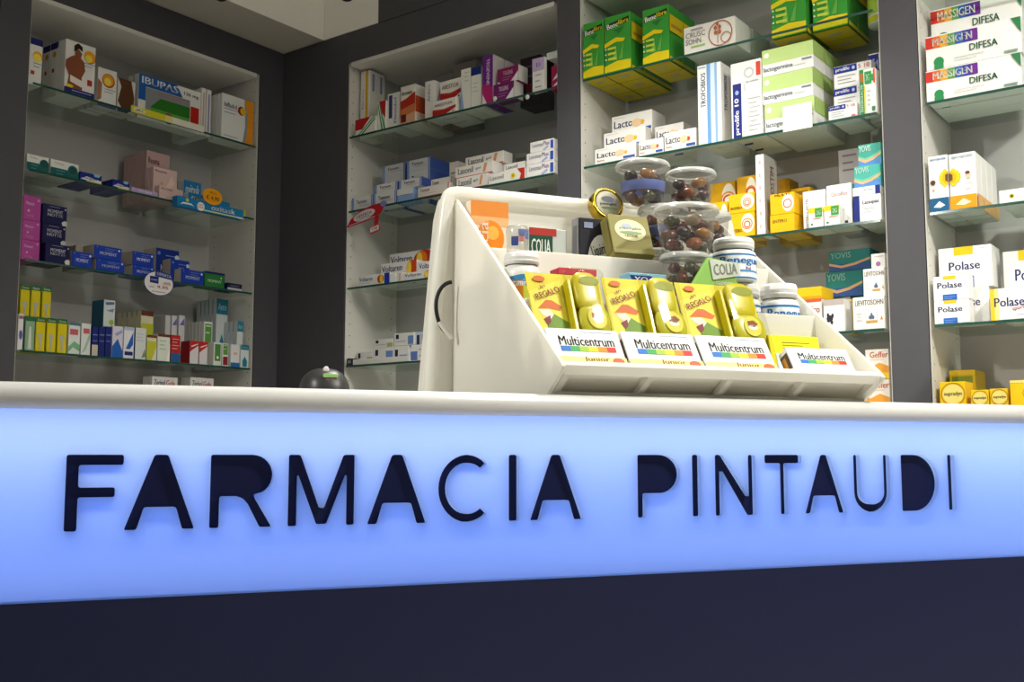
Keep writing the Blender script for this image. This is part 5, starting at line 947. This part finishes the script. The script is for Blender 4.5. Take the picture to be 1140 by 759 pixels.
# ---- upper tier
o, w_, h_ = kthing('fruit_carton', 524, 566, 224, .455, None, .030, 'ecd8c4', [('r', 0, .82, 1, 1, 'e08a3a'), ('r', 0, .72, 1, .82, 'e8b07a'), ('e', .52, .58, .36, .20, 'e8861a'), ('e', .58, .64, .16, .08, 'f2b04a'), ('e', .56, .30, .28, .18, 'e89a3a'), ('v', 'arancia', .22, .12, .46, .76, 'f6e0c8')], 'cream carton with a large orange fruit', zb=T3)
kthing('liquorice_carton', 589, 631, 254.5, .42, None, .03, 'b9bdb8', [('r', 0, 0, .62, 1, '1f4a3a'), ('r', 0, .88, .72, 1, 'a8342c'), ('t', 'COLIA', .06, .58, .56, .82, 'e6e8e0'), ('t', 'BIANCA', .06, .26, .56, .50, 'e6e8e0')], 'green carton with white lettering and silver end', zb=T3)
kthing('liquorice_carton', 645, 685, 243.5, .395, None, .032, '26262c', [('e', .60, .40, .38, .38, 'e4e4de'), ('t', 'Liquirizia', .34, .46, .86, .66, '2a2a2e', 18), ('e', .70, .26, .05, .1, '4f8a4a'), ('e', .80, .32, .05, .1, '4f8a4a'), ('e', .62, .18, .05, .08, '4f8a4a'), ('e', .78, .14, .05, .08, '4f8a4a'), ('r', .12, .86, .36, .94, '8a90b0'), ('L:r', 0, 0, 1, 1, '8a8a8c'), ('L:r', .2, .1, .8, .9, '6a6a70')], 'black carton with white oval and green leaf', zb=T3)
o, w_, h_ = kthing('pastille_carton', 684, 729, 236, .328, .096, .035, '8a8248', [('e', .5, .62, .38, .27, 'e6dfae'), ('t', 'pastiglie', .24, .62, .78, .70, '6a8a9a'), ('e', .42, .72, .12, .06, 'b0b4c4'), ('e', .5, .55, .28, .04, '8aa07a'), ('t', 'LEONE', .34, .44, .66, .50, '7a6a3a'), ('r', .0, .02, 1, .12, '9a9258'), ('L:r', .1, .1, .9, .9, '7a7440')], 'olive carton with cream oval label', zb=.301, tilt=20)
kthing('small_carton', 690, 724, 290, .326, .055, .045, 'e4e0da', [], 'plain white carton under the olive one', zb=T3)
gu, gz = fpix('K', 674, 229.5, .457); r_ = empty('gold_tin', fpos('K', gu, .446, gz - .034), KZ); r_.rotation_euler = (R(-15), 0, KZ); tag(r_, 'round gold tin with white label leaning behind the olive carton', 'tin')
GOLD = mat('gold_metal', 'c8a83a', rough=.22, metal=1)
t1 = lathe('tin', [(0, -.016), (.036, -.016), (.038, -.012), (.038, .010), (.0365, .013), (.032, .0135), (.031, .011), (0, .011)], GOLD, r_, 40); t1.rotation_euler = (R(90), 0, 0); t1.location = (0, 0, .036)
t2 = lathe('label', [(0, .0118), (.030, .0118), (.0302, .0115)], paper('e6e2cc'), r_, 40); t2.rotation_euler = (R(90), 0, 0); t2.location = (0, 0, .036)
text_on('pastiglie', paper('5a6a7a'), r_, on_front(-.0123, 0, .034), .04, .008); flat('printed_oval', [(.016 * x, .046 + .007 * y) for x, y in oval_pts(1, 1, 16)], paper('9aa0b8'), r_, on_front(-.0123)); flat('printed_oval', [(.020 * x, .024 + .003 * y) for x, y in oval_pts(1, 1, 16)], paper('8aa07a'), r_, on_front(-.0123))
# ================================================================== BARCODE SCANNER ON THE COUNTER
su_, sz_ = fpix('K', 361, 430, .32); r_ = empty('barcode_scanner', fpos('K', su_, .32, .0006), KZ); tag(r_, 'dark grey domed barcode scanner on the counter by the display', 'scanner')
SCM = mat('scanner_grey', '2c2b2d', rough=.4, var=.08)
bm = bmesh.new(); bmesh.ops.create_uvsphere(bm, u_segments=28, v_segments=16, radius=1)
for q in bm.verts: q.co = Vector((math.copysign(abs(q.co.x) ** .8, q.co.x) * .046, q.co.y * .055, .0 + (math.copysign(abs(q.co.z) ** .75, q.co.z) * .056 if q.co.z > 0 else 0)))
b_ = bm_obj('body', bm, SCM, r_, True); 
lathe('base_ring', [(0, 0), (.050, 0), (.051, .006), (.048, .012), (0, .012)], mat('scanner_dark', '1c1b1d', rough=.35), r_, 32)
bm = bmesh.new(); bmesh.ops.create_uvsphere(bm, u_segments=12, v_segments=8, radius=1)
for q in bm.verts: q.co = Vector((q.co.x * .006 - .003, q.co.y * .006 - .026, q.co.z * .008 + .050))
bm_obj('trigger', bm, mat('scanner_button', 'c9c6c2', rough=.2), r_, True)
for x0_, x1_, n_, c_, z0_, z1_ in ((-.012, .013, 'status_window', '7fa86a', .036, .043), (-.008, .012, 'status_strip', '8a4a42', .031, .034)): box(n_, x0_, x1_, -.0475, -.040, z0_, z1_, paper(c_), r_, .001)
